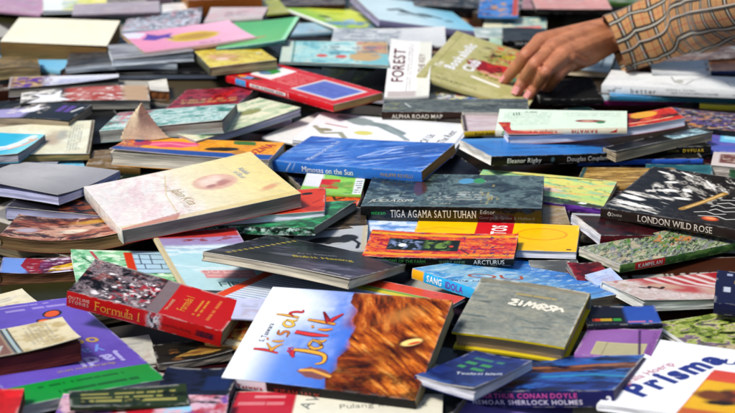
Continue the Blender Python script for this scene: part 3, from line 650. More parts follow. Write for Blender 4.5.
bk('far_blue_fig', 'blue book with ochre figures at the top edge, right of centre', lambda p: (p.No('c08a30', 14, 22, .58), p.No('203a80', 20, 20, .6), p.Rc(.85, 0, 1, 1, 'b04030')), cover='3a7ac0', pages='c8d0e0', res=FARR)
bk('comic_white', 'comic with dense grey and black print behind the pink book', lambda p: (p.No('3a4450', 6, 5, .53), p.No('b08088', 9, 6, .6), p.Tx(.1, .55, .9, .95, '303a4a', 3, ww=6)), kind=MG, cover='c3ccd8', res=1.8)
bk('pale_pink_slim', 'pale grey pink slim book in front of the orange brown book', lambda p: (p.No('c8a8ac', 30, 12, .5), p.Tx(.3, .3, .7, .7, '806870', 3)), cover='c4b8b8', pages='8a7c74', res=1.8)
bk('lime_kids', 'lime green children book with small bird picture and white spine', lambda p: (p.grad('d6e04c', .1, .6), p.El(.28, .55, .07, .1, '20242c', 20, wob=.5), p.El(.22, .4, .05, .05, 'e8e8e8', wob=.6), p.El(.15, .25, .06, .03, 'c0502c', wob=.5), p.No('5a90c0', 20, 20, .5, box=(0, 0, .9, .3)), p.El(.6, .7, .15, .1, 'b4cc3c', wob=.6)), cover='98c83c', spine='L', scol='dde4d8', pages='d8dcd0', res=1.6, fin='gloss')
bk('people_white', 'pale blue white book with dark running figures, right of top centre', lambda p: (p.grad('7ec0d8', .3, 1), p.Ln([(.25, .5), (.4, .6), (.5, .45), (.62, .5), (.75, .38)], 9, '20303a'), p.El(.42, .5, .07, .05, '1c2c34', wob=.8), p.El(.62, .42, .08, .04, '1c2c34', wob=.8), p.El(.8, .3, .06, .03, '22343c', wob=.8), p.Ln([(.3, .35), (.45, .42), (.58, .32)], 5, '304850')), cover='cfe6ec', pages='8f8aa8', scol='8a86a8', spine='F', res=1.6, bow=(2, 0))
bk('cream_teal', 'cream slim book with faded teal picture, left of the fingertips far behind', lambda p: (p.No('5aa0a8', 22, 8, .5, box=(.3, 0, 1, 1)), p.Tx(.3, .3, .8, .8, '406a70', 3)), cover='ddd8b8', scol='d8cc9c', pages='d0c8a0', res=1.8)
bk('coral_mag', 'magazine with grey white and coral cover behind the olive book', lambda p: (p.Rc(.6, 0, 1, 1, 'd87060', 4), p.No('8aa09a', 16, 8, .5, box=(0, 0, .6, 1))), kind=MG, cover='cdd0cc', res=1.8)
bk('murak_black', 'black spined book with small white lettering behind the index finger', lambda p: p.No('303030', 20, 10, .5), cover='18181a', scol='0b0b0c', pages='5a5650', txt=[('TIMUR MURAK', 's', .5, .5, 4.2, 0, 'c9c9c9', {'sx': .8})], res=1.8)
bk('glare_wrap', 'white grey plastic wrapped book with a strong glare, above the red lettered book', lambda p: (p.No('8a9096', 20, 8, .5, box=(0, 0, .6, 1)), p.Rc(.0, .3, .1, .7, 'b8bcc0', 4), p.Tx(.15, .2, .5, .8, '9aa0a4', 3)), cover='d8d8d6', pages='c8c8c8', fin='wrap', res=1.8, lift=(1, 5))
bk('green_teal', 'green book with dark teal edge tucked behind the pink book', lambda p: (p.grad('4ea868', 0, 1, 'v'), p.El(.55, .3, .12, .05, 'b08058', wob=.6), p.Rc(.93, 0, 1, 1, '9adcb0', 2), p.Rc(0, 0, 1, .03, 'a4dcc0')), cover='69b872', spine='F', scol='2c5a5c', pages='40605c', res=1.6)
bk('kids_teal', 'pale teal picture book with two pink faces behind the red book', lambda p: (p.Rc(0, 0, .1, 1, 'c4d0c0', 3), p.Ph(.1, -.1, .75, 1.1, ['5a98a4', '79b6bc', '9ccccc', 'c0d4c8', '6ca4ac'], 16, 1.5), p.Ph(.7, .5, 1., 1., ['8c6c64', 'c0a070', 'b07878'], 9), p.El(.38, .35, .055, .05, 'c85a54', wob=.5), p.El(.56, .33, .055, .05, 'c85a54', wob=.5), p.El(.78, .35, .14, .13, 'c0a070', wob=.6), p.El(.85, .75, .1, .06, 'b07878', wob=.6), p.Rc(.45, .6, .75, .85, 'd0dcd8', 6, .6), p.No('5a7880', 16, 8, .6, box=(.45, .4, .9, .8)), p.Rc(.105, 0, .12, 1, '40685c')), cover='79b6bc', spine='L', pages='b8c0b4', res=1.5)
bk('garden_photo', 'book with yellow green garden photo, under the picture book', lambda p: (p.No('d6d860', 18, 8, .5, box=(0, .4, .7, 1)), p.No('303830', 14, 10, .5, box=(.5, 0, 1, 1)), p.No('a04848', 5, 4, .64), p.No('c8c8b8', 9, 6, .6)), cover='7a9054', pages='5a5648', res=1.5)
bk('comic_strip_mag', 'colourful comic strip magazine behind the grey flecked thick book', lambda p: (p.No('d86a30', 16, 14, .56), p.No('4a6ab0', 14, 10, .58), p.No('e0dc80', 12, 8, .6), p.No('38484a', 5, 5, .62), p.Rc(0, 0, 1, .1, 'e8e8e8')), kind=MG, cover='c8ccc8', res=1.4)
bk('forest', 'white book with dark red capitals running sideways, beside the olive book',
   lambda p: (p.Rc(.06, .0, .98, .1, '6a3a34', 3, .5), p.Tx(.45, .1, .6, .95, 'b0b0ac', 5, rot=1), p.Rc(.7, .0, 1, 1, 'd8d8cc', 4)),
   cover='e8e6e2', pages='d8d4cc', txt=[('FOREST', 't', .25, .55, 17, 90, '5a1820', {'b': .02, 'sx': 1.35}), ('THE KEY', 't', .78, .6, 9, 90, '6a3a30', {'sx': 1.4})], spine='F', scol='d8d8d4', res=1.4)
bk('pink_star', 'pink children book with yellow disc and violet star, beside the yellow book',
   lambda p: (p.grad('e8b0c8', 0, 1), p.El(.55, .5, .24, .17, 'd8b82c', 12, wob=.25), p.El(.55, .5, .18, .1, 'b88c30', 12, f=.5, wob=.5), p.Po([(.1, .62), (.2, .52), (.3, .6), (.38, .5), (.36, .66), (.42, .78), (.28, .74), (.2, .86), (.16, .72)], '5a3a9c'), p.Po([(0, .75), (.1, .7), (.2, .9), (.1, 1), (0, 1)], 'd8d4e4'), p.Tx(.5, .05, .7, .15, '805060', 2)), cover='e08cae', pages='b49468', scol='c8a0a0', res=1.3)
bk('yellow_face', 'small yellow book with a faded orange face picture, left of the red book',
   lambda p: (p.Ph(-.1, -.1, 1.1, 1.1, ['c8a82c', 'd9c13c', 'e4d464', 'd0b038'], 12), p.El(.35, .45, .22, .3, 'd8a078', 20, f=.4, wob=.5), p.El(.28, .35, .1, .12, 'e8c8b0', f=.5, wob=.5), p.El(.42, .2, .08, .04, 'c87a58', f=.4, wob=.5), p.No('b89c30', 14, 14, .58), p.El(.88, .5, .05, .05, 'e8e4c0'), p.Tx(.6, .5, .9, .62, 'a89040', 2)), cover='d9c13c', spine='L', scol='5a5a48', pages='8a8060', res=1.3)
bk('grey_curl', 'grey covered book with pale pages left of the yellow book', lambda p: p.No('707074', 40, 8, .5), cover='9c9ca0', scol='b8c0c8', spine='B', pages='c4ccd4', res=2, lift=(1, 7))
bk('cream_thick', 'thick old brown paged book with blank sunlit cream cover, top left', lambda p: (p.Tx(.5, .7, .62, .76, 'b0a888', 2, a=.4), p.No('d8c8a0', 20, 20, .7, .06, a=.25)), cover='efe6cc', pages='8a6530', spine='B', res=1.6, fin='satin', edge='6a4a24', wear=.9)
bk('silver_block', 'dark covered book with silver grey pages, in front of the cream book', lambda p: p.No('484848', 30, 8, .5), cover='2c2c2e', spine='B', pages='b3bcc4', bow=(-3, 0), res=2)
bk('black_block', 'black covered book with long bluish page edge under the silver paged book', lambda p: p.No('202022', 30, 8, .5), cover='131315', spine='B', pages='bcc0cc', res=2, back='0c0c0d', hard=True, edge='0e0e10')
bk('cyan_left', 'sky blue book at the left edge below the thick cream book', lambda p: p.grad('78b8d8', 0, 1), cover='3fa6dc', scol='7cc0dc', pages='a09c88', spine='F', res=2)
bk('tan_left', 'old tan paged book at left, in front of the sky blue book', lambda p: p.No('5a4a28', 20, 20, .5), cover='80683c', pages='a08c60', spine='B', res=2, bow=(-3, 0), edge='6a5030')
bk('brown_wood', 'short block of orange brown pages left of the maroon book', lambda p: (p.Rc(0, 0, 1, 1, 'c8c4b8'), p.No('e0dcd0', 20, 9, .5)), cover='c9c0ae', pages='8a4f20', spine='B', res=2)
bk('purple_white', 'magazine thick book with violet, brown and white cover at left',
   lambda p: (p.Rc(0, 0, .32, 1, '6a4838', 12), p.No('5a3aa0', 9, 8, .5, box=(.05, 0, .38, 1)), p.No('c8a878', 9, 8, .58, box=(0, 0, .38, 1)), p.No('b8bcd8', 30, 14, .5, box=(.45, 0, 1, .7)), p.Tx(.4, .1, .8, .4, '8a8ca8', 3)), cover='dcdee8', pages='948c7e', spine='B', lift=(1, 9), res=1.5, edge='202028')
bk('red_white_l', 'book with torn looking red and white cover, left, dark edge and grey pages',
   lambda p: (p.No('d8d4cc', 22, 12, .5), p.Rc(.35, 0, .8, 1, 'b03a28', 10, .85), p.No('e8e4dc', 14, 9, .6), p.Po([(.05, .1), (.16, .5), (.08, .8), (.24, .6), (.32, .9), (.3, .4), (.4, .1)], 'e8e8ec'), p.Rc(.8, 0, 1, 1, 'b89878', 8)), cover='2a2220', pages='8e8a80', spine='B', res=1.5, edge='1a1414', back='101010', bow=(-2, 0))
bk('red_lorry', 'bright red children book with blue spine tag and framed blue panel',
   lambda p: (p.Po([(.0, .9), (.1, .3), (.3, .3), (.28, .9)], 'e8dcdc'), p.Rc(.06, .38, .25, .85, 'e6e6dc', 1), p.El(.16, .6, .06, .06, '2c8a3c', wob=.5), p.El(.15, .5, .05, .03, '5a7a98', wob=.5), p.Rc(.55, .16, .93, .86, 'e0dcd8', 5), p.Rc(.57, .2, .91, .82, '5a6ab8', 5), p.Tx(.62, .3, .88, .6, '30408c', 4, a=.5), p.Tx(.3, .25, .52, .85, 'e48c84', 7, a=.6), p.Po([(.05, .02), (.18, .05), (.28, .2), (.2, .24), (.1, .15)], '30342c'), p.Po([(.12, .05), (.2, .1), (.18, .22), (.1, .2)], '5a90c8'), p.El(.1, .14, .035, .02, 'e08830')), cover='c8141e', pages='a8814c', scol='c01420', spine='F',
   sart=lambda p: (p.Rc(.1, .05, .2, .95, '3a90cc'), p.Rc(.24, .25, .58, .75, 'd8d4d4'), p.Tx(.26, .3, .56, .7, '40343c', 1), p.Rc(.6, .2, .605, .8, 'e8d0d0')), txt=[('x', 's', .15, .5, 3, 0, 'e8e8f0')], res=1.1)
bk('maroon_gold', 'maroon book with gold handwritten lines on top of the teal washed book', lambda p: (p.No('5a0e16', 14, 9, .55), p.Po([(.45, .2), (.5, .7), (.75, .95), (.7, .5), (.9, .3)], 'b01c20'), p.Po([(.5, .4), (.6, .8), (.55, .5)], '1c1418'), p.Tx(.1, .3, .9, .55, 'c8a868', 2, a=.6, ww=2), p.No('200a0c', 10, 7, .64)), cover='9a2a3c', pages='8d9088', res=1.3)
bk('green_cream', 'cream green book with lavender white pages, right of the teal book', lambda p: (p.No('7a9c70', 18, 9, .55), p.No('dcd8b8', 22, 10, .5), p.El(.7, .5, .1, .05, '8a8a50', wob=.5)), cover='b8c4a0', pages='b9b8cc', spine='B', res=1.5)
bk('teal_wash', 'thick grey paged book with washed teal and white watercolour cover', lambda p: (p.Ph(-.1, -.1, 1.1, 1.1, ['2c6c64', '58988c', '9cc4c0', 'd0dcd8', '7cb0a8', '4c8880'], 13, 1.8), p.No('c84a60', 8, 5, .6, box=(0, .3, .25, 1)), p.Rc(0, .8, .3, 1, 'a03048', 6, .7)), cover='9cc4c0', pages='8e908c', spine='B', res=1.3, lift=(1, 3))
bk('black_lav', 'black covered book with lavender corner and white figure, tan pages, left edge',
   lambda p: (p.Rc(0, 0, .45, .6, '9c94c4', 10), p.Po([(.3, .5), (.4, .6), (.44, .9), (.5, .62), (.58, .7), (.5, .4), (.4, .3)], 'e0e0e8'), p.No('e8dcd0', 12, 8, .6, box=(.2, .3, .6, .9)), p.Rc(.72, .45, .78, .85, '5a3a8c', 1), p.Rc(.81, .45, .87, .85, '5a3a8c', 1), p.Ln([(.9, .5), (.95, .8)], 3, 'e8e8e8')), cover='12141c', pages='a09078', spine='B', res=1.3, back='0c0c10', bow=(-2, 0), edge='181820')
bk('faded_cream', 'worn cream book with faded grey figures and print, left', lambda p: (p.No('d8d4b8', 30, 30, .5), p.El(.62, .5, .1, .2, 'b8a890', f=.5, wob=.8), p.El(.7, .6, .06, .14, 'a8a89c', f=.5, wob=.8), p.El(.55, .4, .05, .1, 'b09a88', f=.5, wob=.8), p.Tx(.76, .1, .9, .9, '9a9c90', 5, rot=1, a=.6), p.Rc(.97, 0, 1, 1, '5a4a34', 1)), cover='e2e2cc', pages='9c8450', spine='B', res=1.2, back='7a6440')
bk('cyan_fish', 'cyan book with white fish shaped swirl at the left edge', lambda p: (p.grad('7cd4e0', .5, 1), p.Ln([(.4, .35), (.6, .4), (.75, .6), (.85, .9)], 11, 'dceaf0'), p.Ln([(.42, .2), (.62, .3), (.8, .5)], 5, 'f0f4f4'), p.Ln([(.7, .3), (.86, .5), (.95, .8)], 5, 'e0a890'), p.El(.86, .75, .05, .05, 'd8b070', wob=.6), p.Ln([(.45, .28), (.65, .36)], 2, '8a7ab0')), cover='28aed0', pages='8f909a', spine='B', res=1.2)
bk('white_art', 'white book with pale sketch left of the white script book', lambda p: (p.Ln([(.3, .4), (.5, .5), (.7, .35)], 4, '9c9c90'), p.Ln([(.4, .7), (.5, .5), (.45, .3)], 3, '8a8a80'), p.El(.55, .62, .05, .04, 'a0927c', wob=.5)), cover='e4e2de', pages='d0d0d4', res=1.4)
bk('white_script', 'white glossy book with grey swimming figure and black script title',
   lambda p: (p.Ln([(.16, .9), (.3, .78), (.45, .72), (.6, .5)], 17, '7e8c8c'), p.El(.3, .8, .1, .07, '8a9696', -30, wob=.3), p.Ln([(.5, .66), (.62, .42), (.68, .3)], 7, '909c9c'), p.Ln([(.05, .5), (.14, .3), (.24, .36), (.3, .2)], 7, '9a9a84'), p.El(.13, .42, .05, .03, '8c8a70', wob=.4), p.El(.38, .42, .06, .04, 'd8d070', wob=.3), p.Po([(.5, .1), (.7, .2), (.68, .3), (.48, .22)], 'd4d0d4'), p.Ln([(0, .97), (1, .97)], 2, 'b0b0b4'), p.Rc(.975, 0, .99, 1, 'b4b8c0'), p.Ln([(.1, .62), (.25, .55)], 3, 'b05048')),
   cover='e6e8ea', pages='c8ccd4', txt=[('The Rest', 't', .9, .5, 11, 84, '1c1c20', {'sh': .25, 'sx': .9}), ('Of Us', 't', .79, .4, 11, 84, '1c1c20', {'sh': .25, 'sx': .9})], spine='R', scol='d0d4d8', res=1.2)
bk('road_map', 'grey flecked thick book with brown spine and cut off white capitals',
   lambda p: (p.Ph(-.1, -.1, 1.1, 1.1, ['2c3230', '4a504e', '646a66', '3c4240', '7c8074'], 9, 4), p.Ln([(.15, .7), (.19, .4)], 2, 'c8ccc8'), p.No('8a8a50', 6, 6, .6, box=(.02, .2, .14, .9))),
   cover='505658', scol='2c1a12', pages='a89878', txt=[('ALPHA ROAD MAP', 's', .24, .36, 5.6, 0, 'd8d0c0', {'sx': .95, 'b': .01})], sart=lambda p: (p.Rc(.55, 0, 1, 1, 'a8a4a0', 1), p.Rc(.545, 0, .552, 1, 'd8d0c0')), res=1.2)
bk('bookclub', 'olive paperback with white hand drawn title held under the fingertips',
   lambda p: (p.No('a8a468', 20, 20, .55), p.Rc(.06, .0, .07, 1, '8c8450'), p.Ph(.42, .3, .95, 1.0, ['7c1414', 'c02820', 'd8b878', '5c7c34', 'b8b048', '20140e', 'c83828'], 11, 1.2, a=.92, e=.04), p.El(.44, .5, .15, .13, '8c1820', -20, wob=.6), p.El(.6, .55, .13, .08, 'c02420', 0, wob=.8), p.Ph(.1, .88, .6, 1., ['b9b27c', 'a8a068', 'b9b27c', '8c9450'], 9, a=.6), p.No('8c8858', 6, 5, .6, box=(0, 0, .4, .25), a=.6), p.El(.58, .8, .12, .05, 'a8b030', 30, wob=.6), p.El(.7, .82, .1, .07, 'b4b828', -20, wob=.6), p.El(.78, .7, .09, .05, '90982c', 20, wob=.6), p.No('181410', 11, 7, .62, box=(.3, .35, .85, .9)), p.El(.46, .93, .03, .02, 'd83020', wob=.6), p.No('d83828', 7, 6, .6, box=(.42, .8, .8, 1)), p.El(.62, .38, .1, .03, 'd8a088', 10, wob=.5), p.El(.48, .4, .05, .03, 'd89078', wob=.5), p.Ln([(.42, .26), (.66, .22)], 7, 'ece8dc'), p.El(.8, .42, .08, .05, '4a7a60', wob=.7)),
   cover='b9b27c', pages='8a8060', scol='a8a26c', spine='F', res=1.1, fin='satin', lift=(1, 4),
   txt=[('The', 't', .09, .3, 9, 88, 'e8e6d8', {'b': .03}), ('Bookaholic', 't', .2, .56, 15, 88, 'f4f2ea', {'b': .05, 'sx': 1.0}), ('Club', 't', .34, .45, 16, 88, 'f4f2ea', {'b': .05, 'sx': 1.0}), ('Sue Kirk & the Rest of It', 't', .33, .07, 4.2, 0, '2a2618', {'sh': .2})])
bk('orange_cover', 'orange yellow book with blue band, pink portrait and white page block',
   lambda p: (p.Rc(0, 0, 1, .3, '1c4c94', 3), p.El(.32, .62, .17, .06, 'd84a78', 3, wob=.5), p.Ln([(.2, .55), (.3, .68), (.42, .6), (.47, .64)], 5, 'e88aa0', .8), p.Ph(.0, .3, .16, .95, ['e89c1c', 'b03848', '2a3a78', 'e8b050'], 7, a=.8), p.Ph(.5, .35, 1, .95, ['e89c1c', 'e8a42c', 'c87818', 'e89c1c'], 14, a=.7), p.El(.13, .6, .06, .05, 'a83050', 0, wob=.6), p.El(.1, .75, .03, .03, '2a3a78', wob=.4), p.El(.66, .5, .11, .035, '241a14', 6, wob=.4), p.Po([(.7, .8), (.84, .78), (.82, .98), (.68, 1)], '3c6a20'), p.El(.5, .9, .1, .02, 'c88828', wob=.5), p.El(.78, .35, .04, .04, 'b87820', wob=.5)),
   cover='e89c1c', pages='cfc8b8', spine='B', lift=(-1, 5), res=1.1, bow=(2, 0), txt=[('QUZNA', 't', .88, .5, 13, 65, 'b01820', {'b': .04, 'sx': .7})])
bk('lavender_top', 'book with lavender white cover at left edge above the curled pages', lambda p: p.grad('a8a6b8', .5, 1), cover='b4b2c4', pages='a9a6c4', spine='B', res=2)
# ---- right, upper half
bk('grey_blue_r', 'grey blue book with cream pages under the wrist, left of the cuff', lambda p: (p.No('6a7c84', 40, 20, .5), p.Rc(.8, .2, .84, .9, '202428', 2)), cover='8b9aa2', pages='c4b89c', spine='B', scol='202020', res=1.8, back='101010')
bk('teal_sliver_r', 'blue teal book directly under the white spine lettered book', lambda p: (p.grad('1c5a64', .3, .6)), cover='3a86b8', scol='1c5260', pages='7a8c90', res=2, sart=lambda p: p.Rc(0, 0, .3, 1, '3a88bc', 20))
bk('black_under_hand', 'matt black book in deep shade under the wrist, left of the white lowercase titled book', None, cover='0b0b0c', pages='1c1a18', fin='matte', res=2)  # added black slab, stands in for the dark gap under the hand
bk('better', 'large white book with pencil sketch and thin lowercase spine lettering',
   lambda p: (p.Ln([(.45, .8), (.5, .4), (.58, .3), (.62, .7), (.7, .9)], 2.2, '8a8c8c'), p.Ln([(.4, .3), (.5, .22), (.62, .25)], 1.6, '909090'), p.El(.52, .5, .03, .05, 'a8a8a4', wob=.6), p.No('b8bcc0', 40, 12, .62, a=.5), p.Ln([(.85, .6), (.9, .3), (.97, .6)], 2, '6a7a90')),
   cover='d6d9da', pages='c8c8c4', scol='d4d7d8', fin='satin', spine='F', res=1.4,
   txt=[('love', 's', .12, .72, 3.2, 0, '4a4a48', {'gap': .3}), ('will', 's', .07, .4, 5, 0, '3a3a38', {'sx': 1.2}), ('better', 's', .3, .45, 7, 0, '3a3a38', {'sx': 1.1, 'gap': .3}), ('GEORGE A. WATERS', 's', .56, .72, 2.6, 0, '7a7a7a', {'gap': .3}), ('HOW TO LOVE A DIFFICULT PARTNER', 's', .66, .38, 2.4, 0, '5a5a5a', {'gap': .2}), ('crown', 's', .95, .4, 3, 0, '8a8a8a')])
bk('navy_r', 'navy spined book with brown cover at the right edge beside the thin white book', lambda p: p.No('3a2418', 20, 10, .5), cover='5a3c28', scol='1c2448', pages='8a7a60', res=2)
bk('white_thin_r', 'thin rounded white book with brown end lying on the large white book', lambda p: (p.Rc(.93, 0, 1, 1, '8a6a48', 2), p.No('c0c4c8', 30, 10, .55)), cover='d2d4d4', scol='b4b6b8', pages='b8b4ac', res=2, sart=lambda p: p.Rc(.95, 0, 1, 1, '8a6a48', 1))
bk('magenta', 'thin book with magenta spine and pale blue grey cover, right upper area', lambda p: p.No('8aa4b4', 40, 10, .5), cover='a7b2bc', scol='8e1c62', pages='c0b8bc', spine='F', res=1.8, sart=lambda p: (p.Rc(0, 0, .2, 1, 'b8b49c', 3), p.Rc(.98, 0, 1, 1, 'd8d0d8', 1)))
bk('blue_purple_r', 'periwinkle blue book with cyan square at the right edge', lambda p: (p.No('6a5aa8', 30, 20, .5), p.Rc(.3, .35, .8, .75, '6ab8dc', 1), p.Rc(.36, .45, .7, .65, '9cd4e8', 1)), cover='4a5aac', pages='a0a0c0', res=1.6)
bk('dark_print_r', 'dark book with violet and orange print behind the red covered book', lambda p: (p.Ph(-.1, -.1, 1.1, 1.1, ['0c0c14', '241c3c', '14121c', '4a3870', '1c1820', '8c6438'], 8, 1.6), p.No('b88048', 9, 5, .62), p.No('c8c8c4', 6, 4, .66), p.Tx(.1, .2, .8, .6, '5a4a8c', 3, ww=4)), cover='14121c', pages='5a5a54', scol='16161c', res=1.4)
bk('white_brown_r', 'whitish thick booklet with brown framed picture at the right edge', lambda p: (p.Rc(.15, .2, .9, .85, '6a3c34', 3), p.No('b8a898', 9, 7, .5, box=(.2, .25, .85, .8))), cover='c8bcb8', scol='bcb4b0', pages='b8b0a8', spine='L', res=1.5, txt=[('Theory', 's', .5, .35, 5, 0, '3a3a3a')])
bk('dark_green_r', 'dark bottle green book corner at the right edge above the black book', lambda p: p.No('1c4a28', 20, 10, .5), cover='12301c', scol='16361c', pages='4a5a40', res=2)
bk('teal_text_r', 'teal book with pale blue lettering behind the black wild patterned book', lambda p: (p.No('2c6a74', 30, 20, .5), p.Tx(.1, .55, .6, .8, '8cc0d0', 2, ww=4), p.Tx(.2, .3, .8, .42, '6aa0b0', 1, ww=4), p.El(.3, .85, .15, .07, '8a6a40', wob=.6)), cover='1e5460', pages='5a7a7c', res=1.4)
bk('ochre', 'ochre wood patterned book below the blue spined book', lambda p: (p.No('6a4c20', 24, 5, .5), p.No('c09c58', 24, 5, .58), p.Rc(0, 0, .06, 1, '2c4a4c', 2)), cover='94733a', pages='8a7040', res=1.4)
bk('blue_spine_r', 'blue spined book at the bottom of the stack of black and red books', lambda p: None, cover='0f1012', scol='2d5cc0', pages='8a94b0', spine='F', res=1.8, txt=[('TEZ', 's', .56, .5, 3.6, 0, '182c58'), ('LAIR', 's', .87, .5, 3.6, 0, '101c40'), ('THE PATHFINDER WAY', 's', .25, .5, 2.8, 0, '1c3878')])
bk('black_yellow_r', 'black book with small yellow spine lettering above the blue spine', lambda p: p.No('1c1c1e', 30, 9, .5), cover='0d0d0f', scol='0a0a0c', pages='3a3a3a', spine='F', res=1.8, txt=[('SIMON', 's', .72, .5, 3, 0, '7a6a30', {'gap': .3}), ('DVFUAR', 's', .87, .52, 4, 0, 'c8a830', {'gap': .3, 'b': .03}), ('HIDDEN', 's', .45, .5, 3, 0, '6a3a28')])
bk('eleanor', 'large black spined novel with blue cover and white sans lettering',
   lambda p: (p.No('2c6ab0', 40, 14, .52), p.Rc(0, .85, 1, 1, '5a9ad0', 9, .6), p.Tx(.2, .35, .7, .5, '1c4c88', 1, a=.7, ww=4), p.Tx(.25, .6, .6, .7, '1c4c88', 1, a=.6, ww=4)),
   cover='2a78c4', scol='08090b', pages='e2e0da', spine='F', res=1.2,
   txt=[('Eleanor Rigby', 's', .2, .5, 5.6, 0, 'e8e8e6', {'b': .012, 'sx': 1.0}), ('Douglas Coupland', 's', .6, .5, 5.6, 0, 'c8c8c8', {'b': .008, 'sx': 1.0})], sart=lambda p: p.El(.375, .5, .012, .012, '4a6a70'))
bk('tan_pages_r', 'tan paged book with black and cyan cover leaning under the red book', lambda p: (p.Rc(.6, 0, .95, .9, 'b8dce4', 5), p.No('5a7a88', 10, 6, .5, box=(.6, 0, .95, .9))), cover='131314', pages='a3957c', spine='B', res=1.5, back='0d0d0d')
bk('yellow_spine', 'book with yellow spine and blurred grey pink cover left of the mint book', lambda p: (p.No('b8a4a8', 30, 12, .5), p.Rc(0, 0, .1, 1, '40302c', 2)), cover='c4b8b8', scol='b89c20', pages='a89c88', spine='F', res=1.4, txt=[('Kisah dunia', 's', .5, .5, 3.6, 0, '2a2410', {'b': .01})])
bk('red_big', 'red orange picture book with thick bowed white pages, under the mint book',
   lambda p: (p.Ph(-.1, -.1, 1.1, 1.1, ['3c0c10', '8c1418', 'b81c1c', 'c83420', 'a01818', 'd8702c'], 12, 1.6), p.El(.82, .8, .08, .05, 'd89c30', 12, wob=.4), p.Ln([(.6, .3), (.8, .25), (.95, .3)], 2, 'e8c8a0')), cover='b01c1c', pages='cdd0e2', spine='B', bow=(4.5, 0), res=1.2, back='a01818')
bk('mint', 'pale mint paperback with red upside down spine lettering and oval picture',
   lambda p: (p.Tx(.04, .25, .42, .9, '7c9484', 9, rot=0, a=.45, ww=1.2), p.El(.72, .42, .12, .035, '8a3a34', -3, wob=.3), p.El(.7, .42, .05, .02, 'c89078', 0, wob=.5), p.El(.8, .35, .035, .03, '2a7a48', wob=.5), p.Tx(.5, .65, .95, .9, '8a9a8c', 5, a=.4), p.Tx(.2, .82, .3, .95, '50605a', 1, a=.6)),
   cover='cfe0cc', scol='d6cdb4', pages='c8c4b4', spine='F', res=1.1, sart=lambda p: p.Po([(.86, .2), (.93, .8), (.92, .2)], 'b01c1c'),
   txt=[('Kompas Gramedia', 's', .32, .5, 4.4, 180, 'a02c28', {'b': .01}), ('RAWATHI', 's', .68, .5, 4.4, 180, 'b02820', {'b': .02}), ('III', 't', .14, .8, 9, 8, '3c5a4a', {'gap': .25})], strokes=[([(0, 0), (.5, 1), (1, 0), (.1, .1)], [.3, .3, .3, .3], 's', .05, .3, 4, 0, '2a8a4c')])
# ---- middle rows
bk('lav_under_l', 'lavender paged book with black cover below the curled pages, left', lambda p: p.No('7a3a20', 10, 5, .56, box=(.5, 0, 1, 1)), cover='14121a', pages='a9abcc', spine='B', res=1.8, back='0a0a0c')
bk('pages_curl_l', 'lavender white book lying open with its grey cover lifted, left edge', lambda p: (p.No('a8a6a8', 60, 30, .5), p.grad('8f8d92', .4, 1)), cover='b2b0b2', pages='b7bade', spine='B', lift=(-1, 15), res=1.6, edge='b8b8b8', bow=(-3, 2), wear=.2)
bk('orange_comic', 'orange comic with black ink figure under the black wrapped book', lambda p: (p.Ph(-.1, -.1, 1.1, 1.1, ['a82c14', 'd04a1c', 'd86c34', 'b83818'], 10), p.Ln([(.3, .6), (.45, .75), (.55, .5), (.7, .62)], 3.5, '1a1210'), p.Ln([(.5, .3), (.6, .45), (.8, .4)], 3, '1a1210'), p.El(.6, .8, .06, .05, 'd89868', wob=.6), p.El(.15, .85, .07, .03, '201410', wob=.5)), kind=MG, cover='d04a1c', res=1.1)
bk('green_redbox', 'light green book with red label and white barcode below the blue book', lambda p: (p.Rc(.0, .3, .3, 1, 'dcdce0', 4), p.Rc(.28, .25, .6, .75, 'c81c1c', 1), p.Rc(.6, .3, .85, .6, '90a848', 3), p.Rc(.85, .0, 1, .8, 'e0e4e4', 1), p.Tx(.87, .05, .98, .7, '404848', 6), p.No('5a9a38', 20, 9, .56, box=(.3, 0, .85, 1))), cover='8ac454', pages='b8c0a0', res=1.1)
bk('mimosas', 'blue paperback with white italic title and brown page edges, centre',
   lambda p: (p.grad('2858a8', 0, .5, 'v'), p.Ph(-.1, -.1, 1.1, 1.1, ['1c4c98', '2458ac', '3068bc', '4c80c8', '2c60b4'], 22, 3, rot=25, a=.85), p.No('8ca8dc', 40, 6, .62, .06, rot=30), p.Ln([(.5, .35), (.58, .6), (.7, .75)], 5, '9ab0dc', .7), p.Ln([(.52, .42), (.62, .5), (.66, .7)], 3, 'c0ccec', .7), p.Rc(0, 0, 1, .05, '4a80c8', 2)),
   cover='2c66bc', scol='2a68bc', pages='8a6434', spine='F', res=1.1,
   txt=[('Mimosas on the Sun', 't', .22, .5, 8.5, 88, 'c4d2ee', {'sh': .2, 'sx': .85}), ('PHILIPPE REVELLI', 't', .31, .46, 3.6, 88, '9cb4e0', {}), ('Mimosas on the Sun', 's', .38, .48, 6.6, 0, 'eef4fa', {'sx': .88, 'serif': True}), ('PHILIPPE REVELLI', 's', .84, .48, 4.4, 0, 'a08c4c', {'sx': .9})], sart=lambda p: (p.Ln([(.1, .2), (.13, .9)], 1.6, '9cb4dc'), p.Ln([(.14, .3), (.16, .9)], 1.4, '7c9cd0')))
